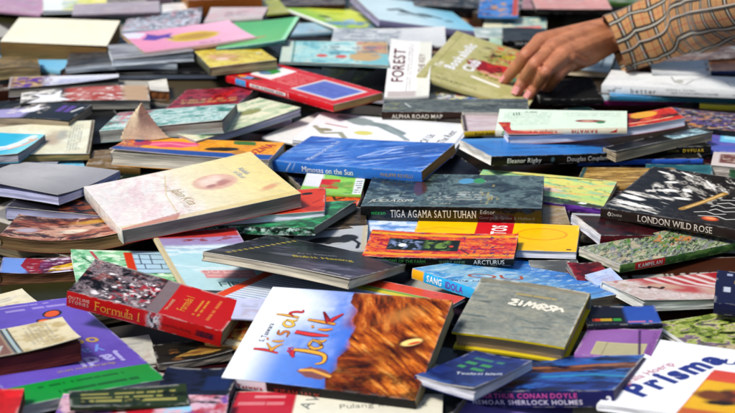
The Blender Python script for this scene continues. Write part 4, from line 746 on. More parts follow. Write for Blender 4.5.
bk('swirl', 'yellow green glossy book with swirling light streaks and violet spine',
   lambda p: (p.grad('b8d078', 0, .6, 'v'), p.No('d8c868', 50, 9, .5, .12, rot=-12), p.No('7cb890', 50, 8, .56, .1, rot=-15), p.Ln([(0, .62), (.3, .55), (.6, .6), (1, .85)], 5, 'e0b070', .7), p.Ln([(0, .5), (.35, .5), (.7, .4), (1, .5)], 4, 'e0a060', .6), p.El(.5, .52, .14, .03, 'e0b8b8', -8, f=.6), p.Ln([(.1, .95), (.5, .9), (.9, .97)], 2, '40402c'), p.Po([(0, 0), (1, 0), (1, .1), (.6, .24), (0, .2)], '1c1c24', .95), p.El(.85, .12, .03, .015, 'e8e8e4'), p.No('50804c', 6, 4, .68)),
   cover='a8c060', scol='3c1a64', pages='c8c4a0', spine='F', res=1.1, sart=lambda p: p.No('6a3aa0', 20, 3, .5))
bk('blue_white_mid', 'pale blue patterned book between the black wrapped book and orange pocket book', lambda p: (p.No('d0dcec', 18, 7, .5), p.No('5a84c0', 16, 7, .58), p.Rc(.0, 0, .2, 1, 'b0aca8', 2)), cover='8cacd8', pages='9c9aa0', res=1.3)
bk('brown_cross', 'dark brown book edge behind the grey animal photo magazine', lambda p: p.No('2a2218', 14, 6, .5), cover='54483a', pages='6a5c44', res=1.5)
bk('grey_photo', 'grey magazine with dark animal photograph beside the dark yellow lettered book',
   lambda p: (p.El(.5, .45, .33, .13, '2c2e30', 6, wob=.5), p.El(.75, .55, .14, .11, '26282a', -10, wob=.4), p.El(.35, .3, .1, .04, '8a8c8e', 8, wob=.5), p.El(.62, .3, .1, .04, 'a0a2a4', 4, wob=.5), p.Ln([(.8, .5), (.9, .3), (.88, .1)], 4, '1c1e20'), p.Rc(.93, 0, 1, 1, 'b4aa90', 2)), kind=MG, cover='a8acb0', res=1.1)
bk('green_slick', 'bottle green book with black white marbled spine and grey page side',
   lambda p: (p.No('2c9a5c', 16, 10, .52), p.No('0c4028', 14, 9, .55)), cover='1c6a40', scol='10241c', pages='787870', spine='F', res=1.1, sart=lambda p: (p.No('b8d8cc', 7, 3.2, .55), p.No('3c8a64', 9, 3, .6), p.No('060c0a', 9, 3, .6)))
bk('red_orange', 'red orange book with white pages sticking out under the cream book', lambda p: (p.No('a82818', 20, 12, .55), p.El(.85, .8, .05, .03, '201410', wob=.5), p.Ln([(.9, .4), (.96, .5)], 2, '8a1c14')), cover='c83a20', pages='d2d2e2', spine='B', res=1.2, back='b0b0c0')
bk('da_cream', 'large cream yellow paperback with pink sun disc and faint title, sunlit',
   lambda p: (p.grad('e8d488', .35, 1), p.grad('f2e6e2', .55, 0), p.Po([(.12, .0), (.38, .0), (.33, .25), (.3, .5), (.36, .95), (.2, 1), (.18, .5)], 'e8cccc', .6), p.El(.66, .57, .125, .125, 'dcae94', 30, f=.12), p.El(.64, .6, .08, .07, 'ecd0bc', 30, f=.4, wob=.8), p.El(.69, .52, .06, .035, 'b87c6c', 30, f=.5, wob=.9), p.El(.62, .5, .03, .02, 'b0786c', 30, f=.5, wob=.8), p.Ph(.0, .0, .45, 1., ['f0e4e0', 'e4c8c8', 'ecd8d4', 'f4ece8'], 22, 2.2, rot=70, a=.75, e=.08), p.Tx(.38, .1, .42, .8, 'b09070', 1, rot=1, a=.4, ww=5), p.El(.9, .25, .06, .03, 'd8a070', 30, f=.5, wob=.6), p.No('f0e8dc', 50, 9, .52, .12, rot=60, a=.6, box=(0, 0, .5, 1)), p.Tx(.03, .1, .14, .9, 'e0d8d4', 9, rot=1, a=.5, ww=9), p.Ln([(.33, .1), (.36, .5), (.45, .9)], 1.4, 'd4b86c', .7), p.Po([(.0, 0), (1, 0), (1, .07), (0, .07)], 'd8b860', .5), p.Po([(.0, 0), (.3, 0), (.35, .12), (.0, .03)], 'b84838', .65)),  # whitening towards the left edge paints in glare on the plastic wrap
   cover='ece2c4', scol='e8e4dc', pages='7d7470', spine='L', res=1.15, wear=.25, fin='wrap', back='b02c24',
   txt=[('Jalan Kita', 't', .44, .4, 12, -86, 'b09a70', {'sh': .2, 'sx': .9}), ('Abidah', 't', .86, .66, 7, -86, '8c98b0', {'sx': .9}), ('el Basr', 't', .82, .6, 7, -86, '9ca4b8', {})])
bk('tiga', 'thick black shrink wrapped book with tall condensed white spine capitals',
   lambda p: (p.Ph(-.1, -.1, 1.1, 1.1, ['0a1210', '16201e', '2c3c38', '5c706c', '101a18', '8c9c98'], 15, 1.5, gain=1.1), p.El(.3, .55, .04, .12, '4a2c28', 5, wob=.6), p.El(.56, .8, .05, .045, '4a90b8', 20, wob=.6), p.El(.63, .82, .035, .04, '2c8a44', wob=.6), p.No('a89848', 4, 16, .64, box=(.66, .1, .75, .7)), p.Tx(.36, .2, .5, .32, 'a8a89c', 2, a=.7), p.Tx(.52, .2, .66, .5, 'b0b0a4', 4, a=.6), p.Rc(.0, .0, 1, .05, '50605c', 2, .6)),
   cover='1c2623', scol='060808', pages='50504c', spine='F', fin='wrap', res=1.05, wear=.2,
   txt=[('TIGA AGAMA SATU TUHAN', 's', .405, .52, 8.6, 0, 'd8d4cc', {'sx': .56, 'serif': True, 'gap': .22}), ('mizan', 's', .1, .58, 4.4, 0, '1c8a44', {'b': .02}), ('Editor', 's', .705, .7, 4.6, 0, '9a9c98', {}), ('George B. Grose & Hubbard', 's', .81, .33, 3.6, 0, '5a5e5c', {}), ('JUDAISM', 't', .16, .18, 9, 0, 'c8c8bc', {'sh': .3}), ('ISLAM', 't', .44, .1, 6, 0, 'a0a498', {'sh': .2})])
bk('black_red_r', 'maroon spined book with curled white page corner under the wild patterned book', lambda p: (p.No('3a0c12', 20, 9, .5), p.Rc(0, .9, 1, 1, 'b0b4b8', 3)), cover='1a0c10', scol='4c1018', pages='c9ccd6', spine='F', res=1.4, txt=[('Buku pintar', 's', .25, .55, 4, 0, 'a02028')])
bk('london', 'black book with scattered white petals, golden pen shape and serif spine title',
   lambda p: (p.Ph(-.1, -.1, 1.1, 1.1, ['060607', '0c0c0d', '141414', '242220', '0c0c0d'], 14, 2, rot=-30), p.Ph(.02, .0, .4, .42, ['0c0c0d', '0c0c0d', '1c1c1c', 'b8b4ac', 'e0dcd4'], 6, 5, rot=-15, gain=1.5), p.Ph(.15, .4, .7, 1.05, ['0c0c0d', '0c0c0d', '141414', '8c8880', 'd0ccc4'], 6, 2.5, rot=-40, gain=1.4), *[p.El(a, b, c, d, 'eceae4', r, f=.3, wob=.8) for a, b, c, d, r in ((.12, .3, .1, .03, -15), (.3, .55, .05, .025, 10), (.42, .6, .04, .03, -30), (.25, .72, .05, .02, 20), (.44, .42, .06, .018, 0), (.18, .16, .14, .022, -8), (.52, .8, .07, .01, -50), (.12, .9, .05, .012, -20), (.3, .93, .07, .01, -30))],
              *[p.Ln([(a+.05*math.sin(k), b), (a+.07, b+.05), (a+.14, b+.02), (a+.2, b+.06)], 1.5, 'd0ceC8'.lower()) for k, (a, b) in enumerate(((.62, .2), (.66, .28), (.64, .36), (.7, .44), (.74, .52), (.72, .14), (.78, .6)))],
              p.Ln([(.52, .22), (.6, .42), (.68, .66)], 8, '9a7434'), p.Ln([(.54, .26), (.6, .42), (.67, .64)], 3, 'd4b070'), p.El(.76, .12, .055, .04, 'c84a1c', 0, f=.3), p.El(.76, .13, .035, .022, 'e89058', 0, f=.5)),
   cover='0c0c0d', scol='231a17', pages='6a5a50', spine='F', res=1.05, wear=.25,
   txt=[('LONDON WILD ROSE', 's', .55, .5, 7.2, 0, 'cfc4b8', {'serif': True, 'sx': .82, 'gap': .16}), ('Qanita', 's', .12, .52, 3.4, 0, 'b0a8a0', {})], strokes=[([(0, .2), (.4, .9), (.8, .2), (.3, 0), (.1, .6)], [.2, .25, .2, .2, .2], 's', .055, .35, 4.6, 0, 'b8b0a8')])
bk('yellow_tos', 'bright yellow book with red block, white sideways letters and orange oval',
   lambda p: (p.Rc(.37, .52, .6, 1.01, 'c41820', .6), p.El(.78, .62, .155, .1, 'd88c10', 3, f=.04), p.El(.78, .62, .142, .088, 'eeb406', 3, f=.04), p.Ln([(.0, .6), (.15, .75), (.3, .7)], 3, 'd89810', .8), p.Rc(.94, .06, .97, .1, '2c2410')),
   cover='efb704', scol='efb704', pages='d8dae4', spine='B', res=1.05, back='d8d8dc', txt=[('TOS', 't', .515, .72, 16, 90, 'ece6e0', {'b': .03, 'sx': .55})])
bk('lake_mag', 'magazine with red sky over pale blue lake and pink block, worn beige edge',
   lambda p: (p.grad('b8dce0', .75, .3, 'v'), p.grad('9c8cb8', .62, .8, 'v'), p.Rc(0, .88, 1, 1, 'b83430', 5), p.No('8a3430', 16, 6, .55, box=(.3, .8, 1, 1)), p.No('d8e8ec', 30, 9, .5, box=(0, .3, 1, .75)), p.Rc(.32, .2, .9, .33, 'd88484', 1, .9), p.Tx(.34, .22, .88, .31, 'e8b4b0', 2, ww=5), p.Rc(0, 0, .045, 1, 'c8b88c', 1)), kind=MG, cover='a8d4dc', spine='L', scol='c4b48c', res=1.1,
   txt=[('OUT', 't', .45, .3, 9, 0, 'e8b8b4', {'b': .03}), ('FIRE', 't', .6, .1, 12, 0, '4c6a6c', {'sx': 1.2})], strokes=[([(.5, 1), (0, .5), (.5, 0), (1, .5), (.5, 1)], [.3]*5, 't', .86, .5, 9, 0, 'b02c30')])
bk('brick_mag', 'green comic magazine with brick drawing and red post behind the red book',
   lambda p: (p.No('d8ecd4', 9, 6, .52), p.No('4c9c64', 10, 7, .58), p.Rc(.52, .35, .61, .95, 'c8381c', 1), p.Rc(.61, .3, 1, 1, 'a8c8dc', 2), *[p.Ln([(.61, y), (1, y-.02)], 1.7, '38485c') for y in (.32, .45, .6, .75, .9)], *[p.Ln([(x, .45), (x, .6)], 1.5, '38485c') for x in (.7, .86)], *[p.Ln([(x, .6), (x, .9)], 1.3, '38485c') for x in (.67, .78, .92)], p.Ln([(.2, .95), (.3, .5), (.42, .2)], 3.5, 'b04048'), p.Ln([(.1, .8), (.2, .6), (.15, .3)], 2, '2c5c3c')), kind=MG, cover='8cc498', res=1.0)
bk('blue_brown_l', 'brown paged book with blue, maroon, yellow and violet striped cover, left edge',
   lambda p: (p.Rc(0, 0, .35, 1, '6c90d4', 6), p.Po([(.3, 1), (.25, .5), (.4, 0), (.55, 0), (.5, .5), (.6, 1)], '8a1c2c'), p.Po([(.62, .1), (.66, .4), (.95, .6), (.97, .2)], 'd0a41c'), p.Po([(.5, .2), (.62, .5), (.9, .9), (.7, .95), (.5, .7)], '6c2c58'), p.No('1c1018', 14, 4, .62, box=(.35, 0, 1, 1)), p.No('d8c8d8', 14, 4, .66, box=(.35, 0, 1, 1)), p.Po([(.64, 0), (.7, .08), (.9, .1), (.95, 0)], 'c8c4d8')), cover='5a1c38', pages='6a4222', spine='B', res=1.1, bow=(2, 0), edge='4a2c18')
bk('sag_brown', 'bowed old book with reddish brown glossy still life cover and brown pages, left',
   lambda p: (p.Ph(-.1, -.1, 1.1, 1.1, ['2c1412', '6a3026', '8c4430', 'a86850', 'c89c84', '5c2820'], 18, 1.6), p.El(.5, .55, .22, .08, 'c89880', 5, f=.4, wob=.5), p.El(.48, .42, .1, .05, 'e4d4bc', 5, f=.4, wob=.3), p.El(.6, .8, .15, .05, 'b8862c', 3, f=.5, wob=.6), p.No('2c1818', 20, 8, .6), p.El(.15, .4, .08, .05, 'b0a4b0', 30, f=.5, wob=.5), p.Po([(.86, 0), (1, 0), (1, 1), (.8, 1)], '6c4a2c')), cover='6a3026', pages='6f5430', spine='B', res=1.1, bow=(9, 0), fin='gloss', edge='5a4020')
bk('orange_mag', 'large magazine with orange border, yellow green bands and blue ruled lines',
   lambda p: (p.Rc(0, 0, 1, 1, 'd8e0e8'), *[p.Ln([(0, y), (.95, y+.02)], 1.6, '4c7cb8') for y in [.1+.045*k for k in range(15)]], p.Rc(0, .74, 1, .82, 'd8c42c', 1), p.Rc(0, .8, 1, .84, '7aa03c', 1), p.Rc(0, .84, 1, 1, 'd8421c', 1), p.Rc(.93, 0, 1, 1, 'd8421c', 1), p.Rc(0, 0, .06, 1, 'd8421c', 1), p.No('8a2a1c', 10, 9, .66, box=(.5, .85, 1, 1))), kind=MG, cover='d8dce0', res=1.1)
bk('dark_yellow', 'dark glossy book with yellow title and dotted line, centre left',
   lambda p: (p.Ph(-.1, -.1, 1.1, 1.1, ['0c0d10', '14161a', '24262c', '1a1c22', '4c4c5c'], 26, 2, rot=20), p.Ph(.6, -.1, 1.1, .5, ['1c1a24', '4c4660', '787488'], 18, 2, rot=20, a=.7, e=.15), *[p.Rc(.1+.008*k, .12+.066*k, .13+.008*k, .15+.066*k, 'b8a444', .6) for k in range(13)], p.El(.4, .4, .1, .04, '5a5c64', 20, f=.6), p.Rc(.6, .0, 1, .09, '48404c', 4, .7), p.Tx(.72, .03, .98, .12, 'b0acb4', 1, a=.6)),
   cover='1a1c22', pages='bdb6a4', spine='B', res=1.05, lift=(1, 2), bow=(-2, 0),
   txt=[('Bukit Hening', 't', .6, .52, 9.5, 38, 'c8b420', {'b': .01, 'sx': .85}), ('Arti Sebuah', 't', .52, .6, 6, 38, '9c9ca4', {})])
bk('grey_script_r', 'grey booklet with white script squiggle right of the yellow book', lambda p: (p.grad('4a4c4c', 0, .5), p.No('8a8c88', 30, 8, .56), p.Ln([(.8, .9), (.84, .6), (.78, .5), (.88, .2)], 2.2, 'd8d8d4'), p.Ln([(.88, .8), (.83, .4), (.92, .1)], 1.6, 'd8d8d4')), kind=MG, cover='70726e', res=1.1)
bk('darkred_r', 'dark red book corner below the yellow book, beside the grey booklet', lambda p: (p.No('3a0810', 16, 8, .5)), cover='7a121e', pages='8a8480', res=1.4)
bk('sang', 'sky blue book with orange capitals, cyan and yellow spine, centre right',
   lambda p: (p.Ph(-.1, -.1, 1.1, 1.1, ['3080c0', '4a9cd4', '6ca8cc', '8cbcd0', '3c8ccc'], 14, 2.4), p.grad('1c74c8', .3, .9), p.No('b0d0e0', 26, 9, .6, box=(0, .3, .6, 1)), p.No('1c5490', 30, 6, .62, box=(.4, 0, 1, .5)), p.Ln([(.05, .1), (.3, .06), (.8, .08)], 3, '30506c', .6), p.No('a8c8dc', 12, 5, .66)),
   cover='4a9cd4', scol='27a0d8', pages='94866e', spine='L', res=1.05, sart=lambda p: (p.Rc(0, 0, .1, 1, 'e4a418', .6)),
   txt=[('SANG', 's', .19, .5, 6.4, 0, 'e4f0f4', {'b': .02, 'sx': .85}), ('IDOLA', 's', .355, .5, 6.4, 0, '5a3aa4', {'b': .03, 'sx': .85}), ('OU', 't', .36, .62, 17, -38, 'b04c24', {'b': -.01, 'sx': 1.7}), ('Sang Idola', 't', .12, .62, 6.5, -38, '385c88', {'sh': .3, 'sx': 1.1})])
bk('arcturus', 'orange and red pocket book with black picture strip and small spine lettering',
   lambda p: (p.Ph(-.1, -.1, 1.1, 1.1, ['7c1424', 'b81c24', 'c8342c', 'e07c1c', 'c82c30', '9c1c3c'], 5, 4, gain=1.2), p.Rc(0, .1, 1, .18, 'd8901c', 1), p.Rc(0, .86, 1, .93, 'd8981c', 1), p.Rc(.14, .3, .62, .74, '10180f', 1), p.No('8c9cc8', 6, 5, .58, box=(.16, .34, .36, .7)), p.No('6c8c3c', 8, 8, .5, box=(.4, .32, .55, .72)), p.El(.24, .5, .03, .03, 'dce0e4', wob=.6), p.El(.57, .5, .015, .015, 'd04030'), p.No('2c1458', 3.5, 3.5, .64, box=(.62, .1, .98, .9)), p.No('2c1458', 3, 4, .68, box=(.0, .1, .14, .9)), p.Ln([(.64, .4), (.7, .2)], 2, '16162a')),
   cover='c82c20', scol='0b0c0b', pages='5a4a3c', spine='F', res=1.0,
   txt=[('ARCTURUS', 's', .84, .52, 4.6, 0, 'c8c8c4', {'sx': .95}), ('SHARY ANNIE', 's', .6, .52, 3, 0, '4a6a4c', {}), ('ANCIENT WISDOMS OF THE FARM', 's', .2, .52, 3.2, 0, '2f7a3c', {})])
bk('kampelan', 'book with dense green grey brush pattern and red label on its green spine',
   lambda p: (p.Ph(-.1, -.1, 1.1, 1.1, ['343c30', '84887c', 'b4b49c', '5c7c3c', '888c7c', '5c5c84', '9c9c88'], 4.5, 3.6, rot=35, gain=1.2), p.No('4c7c2c', 14, 2.4, .58, .03, rot=30, box=(.2, .2, .8, 1)), p.No('c07838', 10, 4, .6, .04, rot=30, box=(.5, .4, 1, 1)), p.No('2a2c24', 8, 2.4, .6, .03, rot=35), p.No('b8a888', 12, 4, .6, rot=30, box=(0, 0, .4, 1))),
   cover='84887c', scol='2c5424', pages='bdb8a8', spine='F', res=1.0, sart=lambda p: (p.No('5a7c3c', 8, 3, .5), p.Rc(.12, .08, .37, .92, 'b01c20', .6)), txt=[('KAMPELAN', 's', .245, .5, 4, 0, 'dcd0c4', {'b': .02, 'sx': 1.05})])
bk('navy_letters_r', 'dark booklet with multicoloured tiny letters under the red white magazine', lambda p: (p.Rc(.55, 0, 1, 1, '2c4c9c', 4), p.Rc(.05, .1, .5, .5, '10120f', 1), p.Tx(.08, .15, .2, .45, 'c83c1c', 1, ww=4), p.Tx(.2, .15, .35, .45, 'c8a41c', 1, ww=4), p.Tx(.35, .15, .48, .45, '3c9c3c', 1, ww=4), p.Tx(.55, .05, .95, .25, 'c86c84', 1, ww=3)), kind=MG, cover='1a1c28', res=1.1)
bk('olive_mag', 'olive green magazine with mauve blotches above the white cornered magazine', lambda p: (p.Ph(-.1, -.1, 1.1, 1.1, ['1c2414', '5c6c2c', '8c9c44', 'b4b474', '74587c', '4c5c2c'], 10, 2), p.Rc(0, 0, .05, 1, 'd4d4cc', 1), p.Rc(.0, 0, 1, .16, 'b8a884', 4), p.No('4a4038', 5, 4, .58, box=(.1, 0, 1, .14))), kind=MG, cover='8c9c44', res=1.1)
bk('santa', 'red and white striped picture magazine at right below the brush patterned book',
   lambda p: (p.Ph(-.1, -.1, 1.1, 1.1, ['dcd8d4', 'c8b0a8', 'd8ccc8', 'b89088', 'c86c70'], 18, 1.4), p.Rc(.25, .5, 1.1, 1.1, 'b42830', 14, .85), *[p.Ln([(.35+.11*k, .95), (.42+.11*k, .6), (.55+.11*k, .4)], 7, 'e0d0cc', .85) for k in range(5)], p.El(.5, .42, .16, .08, 'b84a4c', -25, f=.5, wob=.6), p.El(.36, .6, .12, .06, 'c8a08c', -20, f=.5, wob=.5), p.El(.72, .25, .14, .07, 'c8a494', -20, f=.5, wob=.5), p.Rc(.85, .5, 1, 1, 'a01c24', 6), p.Ln([(.18, .6), (.23, .55), (.26, .62), (.31, .5), (.35, .56)], 4, '18181a'), p.El(.1, .75, .02, .03, 'b8a48c')), kind=MG, cover='dcdad8', pages='d0d2cc', spine='B', res=1.1, lift=(-1, 3))
bk('navy_box_r', 'navy book with yellow strip and tiny white squares at the right edge', lambda p: (p.Rc(.35, .62, 1, .72, 'b8901c', 1), p.Rc(.15, .35, .28, .5, 'b0b8c4', .6), p.Rc(.55, .04, .7, .2, '8ca4d0', .6), p.Rc(.2, .85, .3, .92, '9098b0', .6)), cover='121636', pages='4a4c60', scol='141838', res=1.1)
# ---- front rows
bk('navy_under', 'dark navy book with pale letter boxes and yellow splash, front left', lambda p: (p.No('0c0e18', 20, 10, .5), p.Tx(.05, .05, .3, .22, 'b8bcc4', 1, ww=5), p.El(.55, .15, .06, .05, 'b8b020', wob=.7), p.Rc(.6, .4, .95, .8, '16244c', 4)), cover='171c34', pages='4a4c50', res=1.2)
bk('ochre_dark', 'dark book with ochre landscape stripe and grey page edge below the red racing book', lambda p: (p.No('0c0c0a', 22, 10, .5), p.Po([(.25, .3), (.5, .55), (.9, .55), (1, .3), (.7, .2)], '9c7a38', .9), p.No('6c4420', 16, 6, .56, box=(.2, .1, 1, .7))), cover='1c1812', pages='8c8478', spine='B', res=1.1, back='18181a')
bk('small_art', 'small booklet with red and yellow painting and cream pages, beside the white fronted book', lambda p: (p.No('a83420', 10, 7, .5), p.No('d8b858', 9, 6, .54), p.El(.6, .6, .2, .2, 'c84028', wob=.6), p.Rc(0, 0, 1, .16, 'd8cca8', 1), p.No('3a2c38', 6, 5, .64)), cover='c09454', pages='c8bc98', res=1.0)
bk('black_logo', 'thick black spined book with faded gold emblem under the dark red paged book', None, cover='16181c', scol='101214', pages='8a8478', spine='F', res=1.5, sart=lambda p: p.Rc(0, 0, 1, .22, '8a8880', 1), txt=[('22', 's', .88, .6, 5.5, 0, 'a89448', {'b': .03})])
bk('purple', 'violet paperback with green foot band, upside down title and orange butterfly',
   lambda p: (p.No('5c48a8', 60, 40, .5, .2), p.Rc(0, 0, 1, .17, '148a34', .8), p.Tx(.3, .03, .85, .08, '0c4c20', 1, a=.8, ww=2.5), p.Tx(.2, .1, .8, .14, '0c4c20', 1, a=.7, ww=2.5), p.Tx(.45, .9, .95, .94, 'b8a8dc', 1, a=.5), p.Tx(.4, .95, .8, .98, 'b8a8dc', 1, a=.5), p.El(.74, .83, .085, .06, '1c1418', 40, f=.06, wob=.3), p.El(.74, .83, .07, .045, 'd8541c', 40, f=.1, wob=.3), p.El(.66, .75, .08, .055, '1c1418', -30, f=.06, wob=.3), p.El(.66, .75, .065, .04, 'e0641c', -30, f=.1, wob=.3), p.El(.72, .76, .03, .02, '2c7c4c', 0, wob=.5)),
   cover='6752b8', pages='c6c4c8', spine='L', res=1.05, back='c8c8cc', fin='gloss',
   txt=[('jadi', 't', .74, .27, 19, 180, 'a9a4dc', {'b': .03}), ('yang', 't', .66, .37, 15, 180, '6c8ce0', {'b': .02}), ('oce', 't', .72, .47, 16, 180, 'b8984c', {'b': .03}), ('dipaksa kamu terus', 't', .6, .22, 4.8, 180, 'b09c6c', {})])
bk('formula', 'thick bright red racing book with orange serif spine lettering and crowd photo',
   lambda p: (p.Ph(-.1, -.1, .51, 1.1, ['0c0a0c', '2a2226', '5c5056', '8c7c80', '3c3036', 'b09c9c'], 9, 1.3), p.No('0c0a0c', 16, 10, .56, .04, box=(-.1, .3, .5, 1.1)), p.No('b02434', 7, 5, .6, .04, box=(.26, .05, .5, .7)), p.No('e4dcdc', 5, 4, .63, .04, box=(.12, .0, .5, .8)), p.No('8c3c30', 9, 7, .62, .05, a=.6, box=(-.1, .5, .5, 1.1)), p.Rc(.5, 0, .585, 1, '78686a', 1), p.Rc(.585, 0, 1, 1, 'b41414', .7), p.Tx(.76, .25, .82, .75, 'c88c2c', 2, rot=1), p.Tx(.85, .2, .89, .85, 'c86c34', 1, rot=1)),
   cover='b51515', scol='b01414', pages='c4b898', spine='F', res=1.0, wear=.6,
   sart=lambda p: (p.Rc(.525, 0, .6, 1, '303038', .8), p.No('d8d0d4', 4, 4, .52, .03, box=(.53, 0, .6, 1)), p.No('b03038', 4, 3, .6, .03, box=(.53, 0, .6, 1)), p.Rc(.84, .3, .95, .68, '58101c', 1), p.No('281428', 3, 3, .5, box=(.84, .3, .95, .68))),
   txt=[('Formula 1', 's', .33, .5, 9.6, 0, 'e09a30', {'sx': .92, 'serif': True, 'b': -.012}), ('OUTLINE', 's', .08, .66, 3.2, 0, 'd8b8a8', {'gap': .3}), ('STORIES', 's', .08, .4, 3.2, 0, 'd8b8a8', {'gap': .3}), ('Grand Prix Racing', 's', .71, .48, 2.8, 0, '6a0e10', {}), ('Formula 1', 't', .69, .5, 8.5, 90, 'd8942c', {'sx': .62}), ('TIM HARRIS', 't', .61, .35, 3, 90, 'd8b08c', {})])
bk('red_old', 'old book with dark red page edges and curled cream cover, front left',
   lambda p: (p.Rc(0, 0, .42, 1, '7c5448', 6), p.Po([(.1, .1), (.3, .1), (.38, .4), (.2, .35)], 'b8bcb4', .8), p.Rc(.42, 0, .45, 1, '3c444c', 1), p.Rc(.455, 0, .475, 1, '8cb0bc', 1), p.Rc(.48, 0, .5, 1, '2c3440', 1), p.No('b09c6c', 20, 12, .56, box=(.5, 0, 1, 1)), p.Tx(.6, .2, .85, .9, '8c8878', 6, rot=1, a=.5, ww=4)),
   cover='cfc3a0', pages='641a14', spine='B', lift=(1, 7), res=1.1, edge='c8bc98', back='581a14', bow=(2, 0))
bk('red_corner', 'bright red book corner with brown pages, bottom left', lambda p: p.No('b01414', 30, 20, .5), cover='d41a1c', pages='6a4430', spine='B', res=1.5)
bk('purple_top', 'lilac book with pale beige panel above the navy detective book', lambda p: (p.grad('7c4c8c', .3, 1), p.Rc(.2, .05, .88, .5, 'b4ac7c', 1), p.Rc(.22, .08, .86, .47, 'a8a07c', 1), p.Rc(.34, .05, .35, .5, '6c6448', 1), p.Ln([(.85, .05), (.7, .95)], 2.4, '3c1c4c'), p.Tx(.9, .1, .97, .9, '5c2c64', 2, rot=1, a=.6)), cover='8d5fa0', pages='8c7c8c', res=1.1)
bk('sherlock', 'navy violet thick book with blue cover arm picture and two line spine lettering, front',
   lambda p: (p.Ph(-.1, -.1, 1.1, 1.1, ['101c50', '1c3480', '2c5ca4', '183070', '0c1434'], 16, 2.4), p.Rc(0, .35, 1, .85, '2c64ac', 16, .75), p.Ln([(.15, .62), (.5, .6), (.75, .68), (1, .72)], 16, '5c3424'), p.Ln([(.2, .66), (.5, .64), (.75, .72), (1, .75)], 6, '9c6444', .8), p.El(.22, .62, .11, .05, '1c1218', 0, wob=.5), p.No('0c1030', 30, 10, .58), p.Ln([(.5, .4), (.8, .46), (1, .4)], 4, '2c8cb4', .8), p.No('a81c4c', 14, 4, .6, box=(.1, .05, .5, .3))),
   cover='1a2c78', scol='191a4c', pages='5c5068', spine='F', res=1.05,
   txt=[('ARTHUR CONAN DOYLE', 's', .5, .72, 4.1, 0, 'b8408c', {'sx': 1.15, 'b': .02, 'gap': .2}), ('MEMOAR SHERLOCK HOLMES', 's', .48, .32, 4.1, 0, 'c8c0d8', {'sx': 1.15, 'b': .02, 'gap': .2}), ('3', 's', .97, .4, 7, 0, 'd8d8e0', {'b': .04})])
bk('navy_green', 'navy booklet with green block letters and white title under the grey hardcover',
   lambda p: (p.grad('2c4c8c', .3, 0, 'v'), p.No('101c54', 30, 14, .5), p.Tx(.2, .45, .62, .72, '3c8c4c', 2, ww=5, a=.9), p.Tx(.2, .74, .7, .86, '3c7c5c', 1, ww=5)), cover='1c2c70', pages='c9cad6', spine='L', res=1.0,
   txt=[('Teologi Islam', 't', .66, .42, 6, 26, 'c8d0e0', {'b': .02, 'sx': .8})])
bk('amer', 'stone grey hardcover with yellow board edges and white brushed title, front',
   lambda p: (p.Ph(-.1, -.1, 1.1, 1.1, ['565c58', '6c726c', '7c8078', '8a8a7c', '747c78', '5c6460'], 9, 3.6, gain=1.), p.Rc(0, .93, 1, 1, '7c7058', 2, .6), p.Tx(.38, .75, .75, .8, 'a89458', 1, a=.7, ww=2)), kind=HC, cover='747a76', pages='b09874', spine='B', hard=True, edge='dcc41c', back='c2ac1e', res=1.0, fin='matte', wear=.7,
   strokes=[(pts, [.2, .3, .24]+[.22]*(len(pts)-3), 't', .36+.068*i, .58-.005*i, 10, -4, 'dcd7c6') for i, pts in enumerate(([(.8, .9), (.1, .8), (.7, .5), (.0, .1), (.8, 0)], [(.4, .9), (.3, .1), (.5, .5)], [(.0, 0), (.4, .9), (.5, .3), (.9, .9), (1, 0)], [(0, .9), (.9, 0), (.4, .45), (.9, .9), (.1, .1)], [(.1, 0), (.2, .9), (.8, .6), (.2, .4), (.9, 0)], [(.1, 0), (.9, .8), (.2, .9), (.8, .1)], [(.0, .3), (.5, .8), (.9, .3)]))])
bk('purple_bottom', 'lavender book strip at the bottom edge below the navy detective book', lambda p: p.No('6c5cb0', 30, 10, .5), cover='7f6fc0', pages='8c84b0', res=1.5)
bk('prisma', 'white magazine with big blue sideways title and warm portrait, bottom right corner',
   lambda p: (p.Po([(.5, 0.0), (1, 0), (1, .62), (.5, .62)], 'c84c30', 1), p.Rc(.5, .02, 1, .5, 'd8a41c', 3), p.Rc(.5, 0, 1, .1, 'b8582c', 4), p.Rc(.5, .55, 1, .66, 'c84434', 1), p.El(.75, .32, .16, .1, '4c2414', 8, f=.3, wob=.5), p.El(.6, .3, .1, .07, '6c3818', 0, f=.3, wob=.6), p.El(.82, .4, .09, .05, 'b8401c', 10, f=.4, wob=.5), p.El(.7, .22, .1, .03, '1c0e0a', 8, f=.4, wob=.6), p.El(.85, .3, .1, .05, '8c3c20', 8, f=.4, wob=.6)),
   kind=MG, cover='e4e6ec', pages='dfe2ec', spine='L', scol='e4e6ec', res=1.0, wear=.15,
   txt=[('Prisma', 't', .29, .52, 26, 66, '1c2c7c', {'b': .05, 'sx': .86, 'serif': False}), ('Sangkala Hoerip', 't', .1, .43, 9.5, 66, 'b8586c', {'sx': .85}), ('DUA', 't', .56, .8, 11, 0, '1c2c7c', {'b': .02, 'sx': 1.2})])
bk('comic_bottom', 'colourful blurred comic cover along the bottom edge, front left', lambda p: (p.No('a83444', 20, 14, .52), p.No('6c4c9c', 18, 12, .55), p.El(.45, .5, .12, .09, 'b01c2c', 10, wob=.5), p.El(.7, .6, .09, .06, '8cc0dc', 0, wob=.5), p.No('d8a8b0', 14, 9, .56), p.No('1c1c24', 16, 7, .62)), kind=MG, cover='c8a4b4', res=1.3)
bk('green_text_bottom', 'narrow dark green leaflet with small print behind the bottom comic', lambda p: (p.Tx(.1, .2, .9, .8, 'b8b060', 3, a=.6), p.No('101810', 14, 8, .55)), kind=MG, cover='26341c', res=1.3)
K = 'Kisah'
def br(pts, w): return (pts, w)
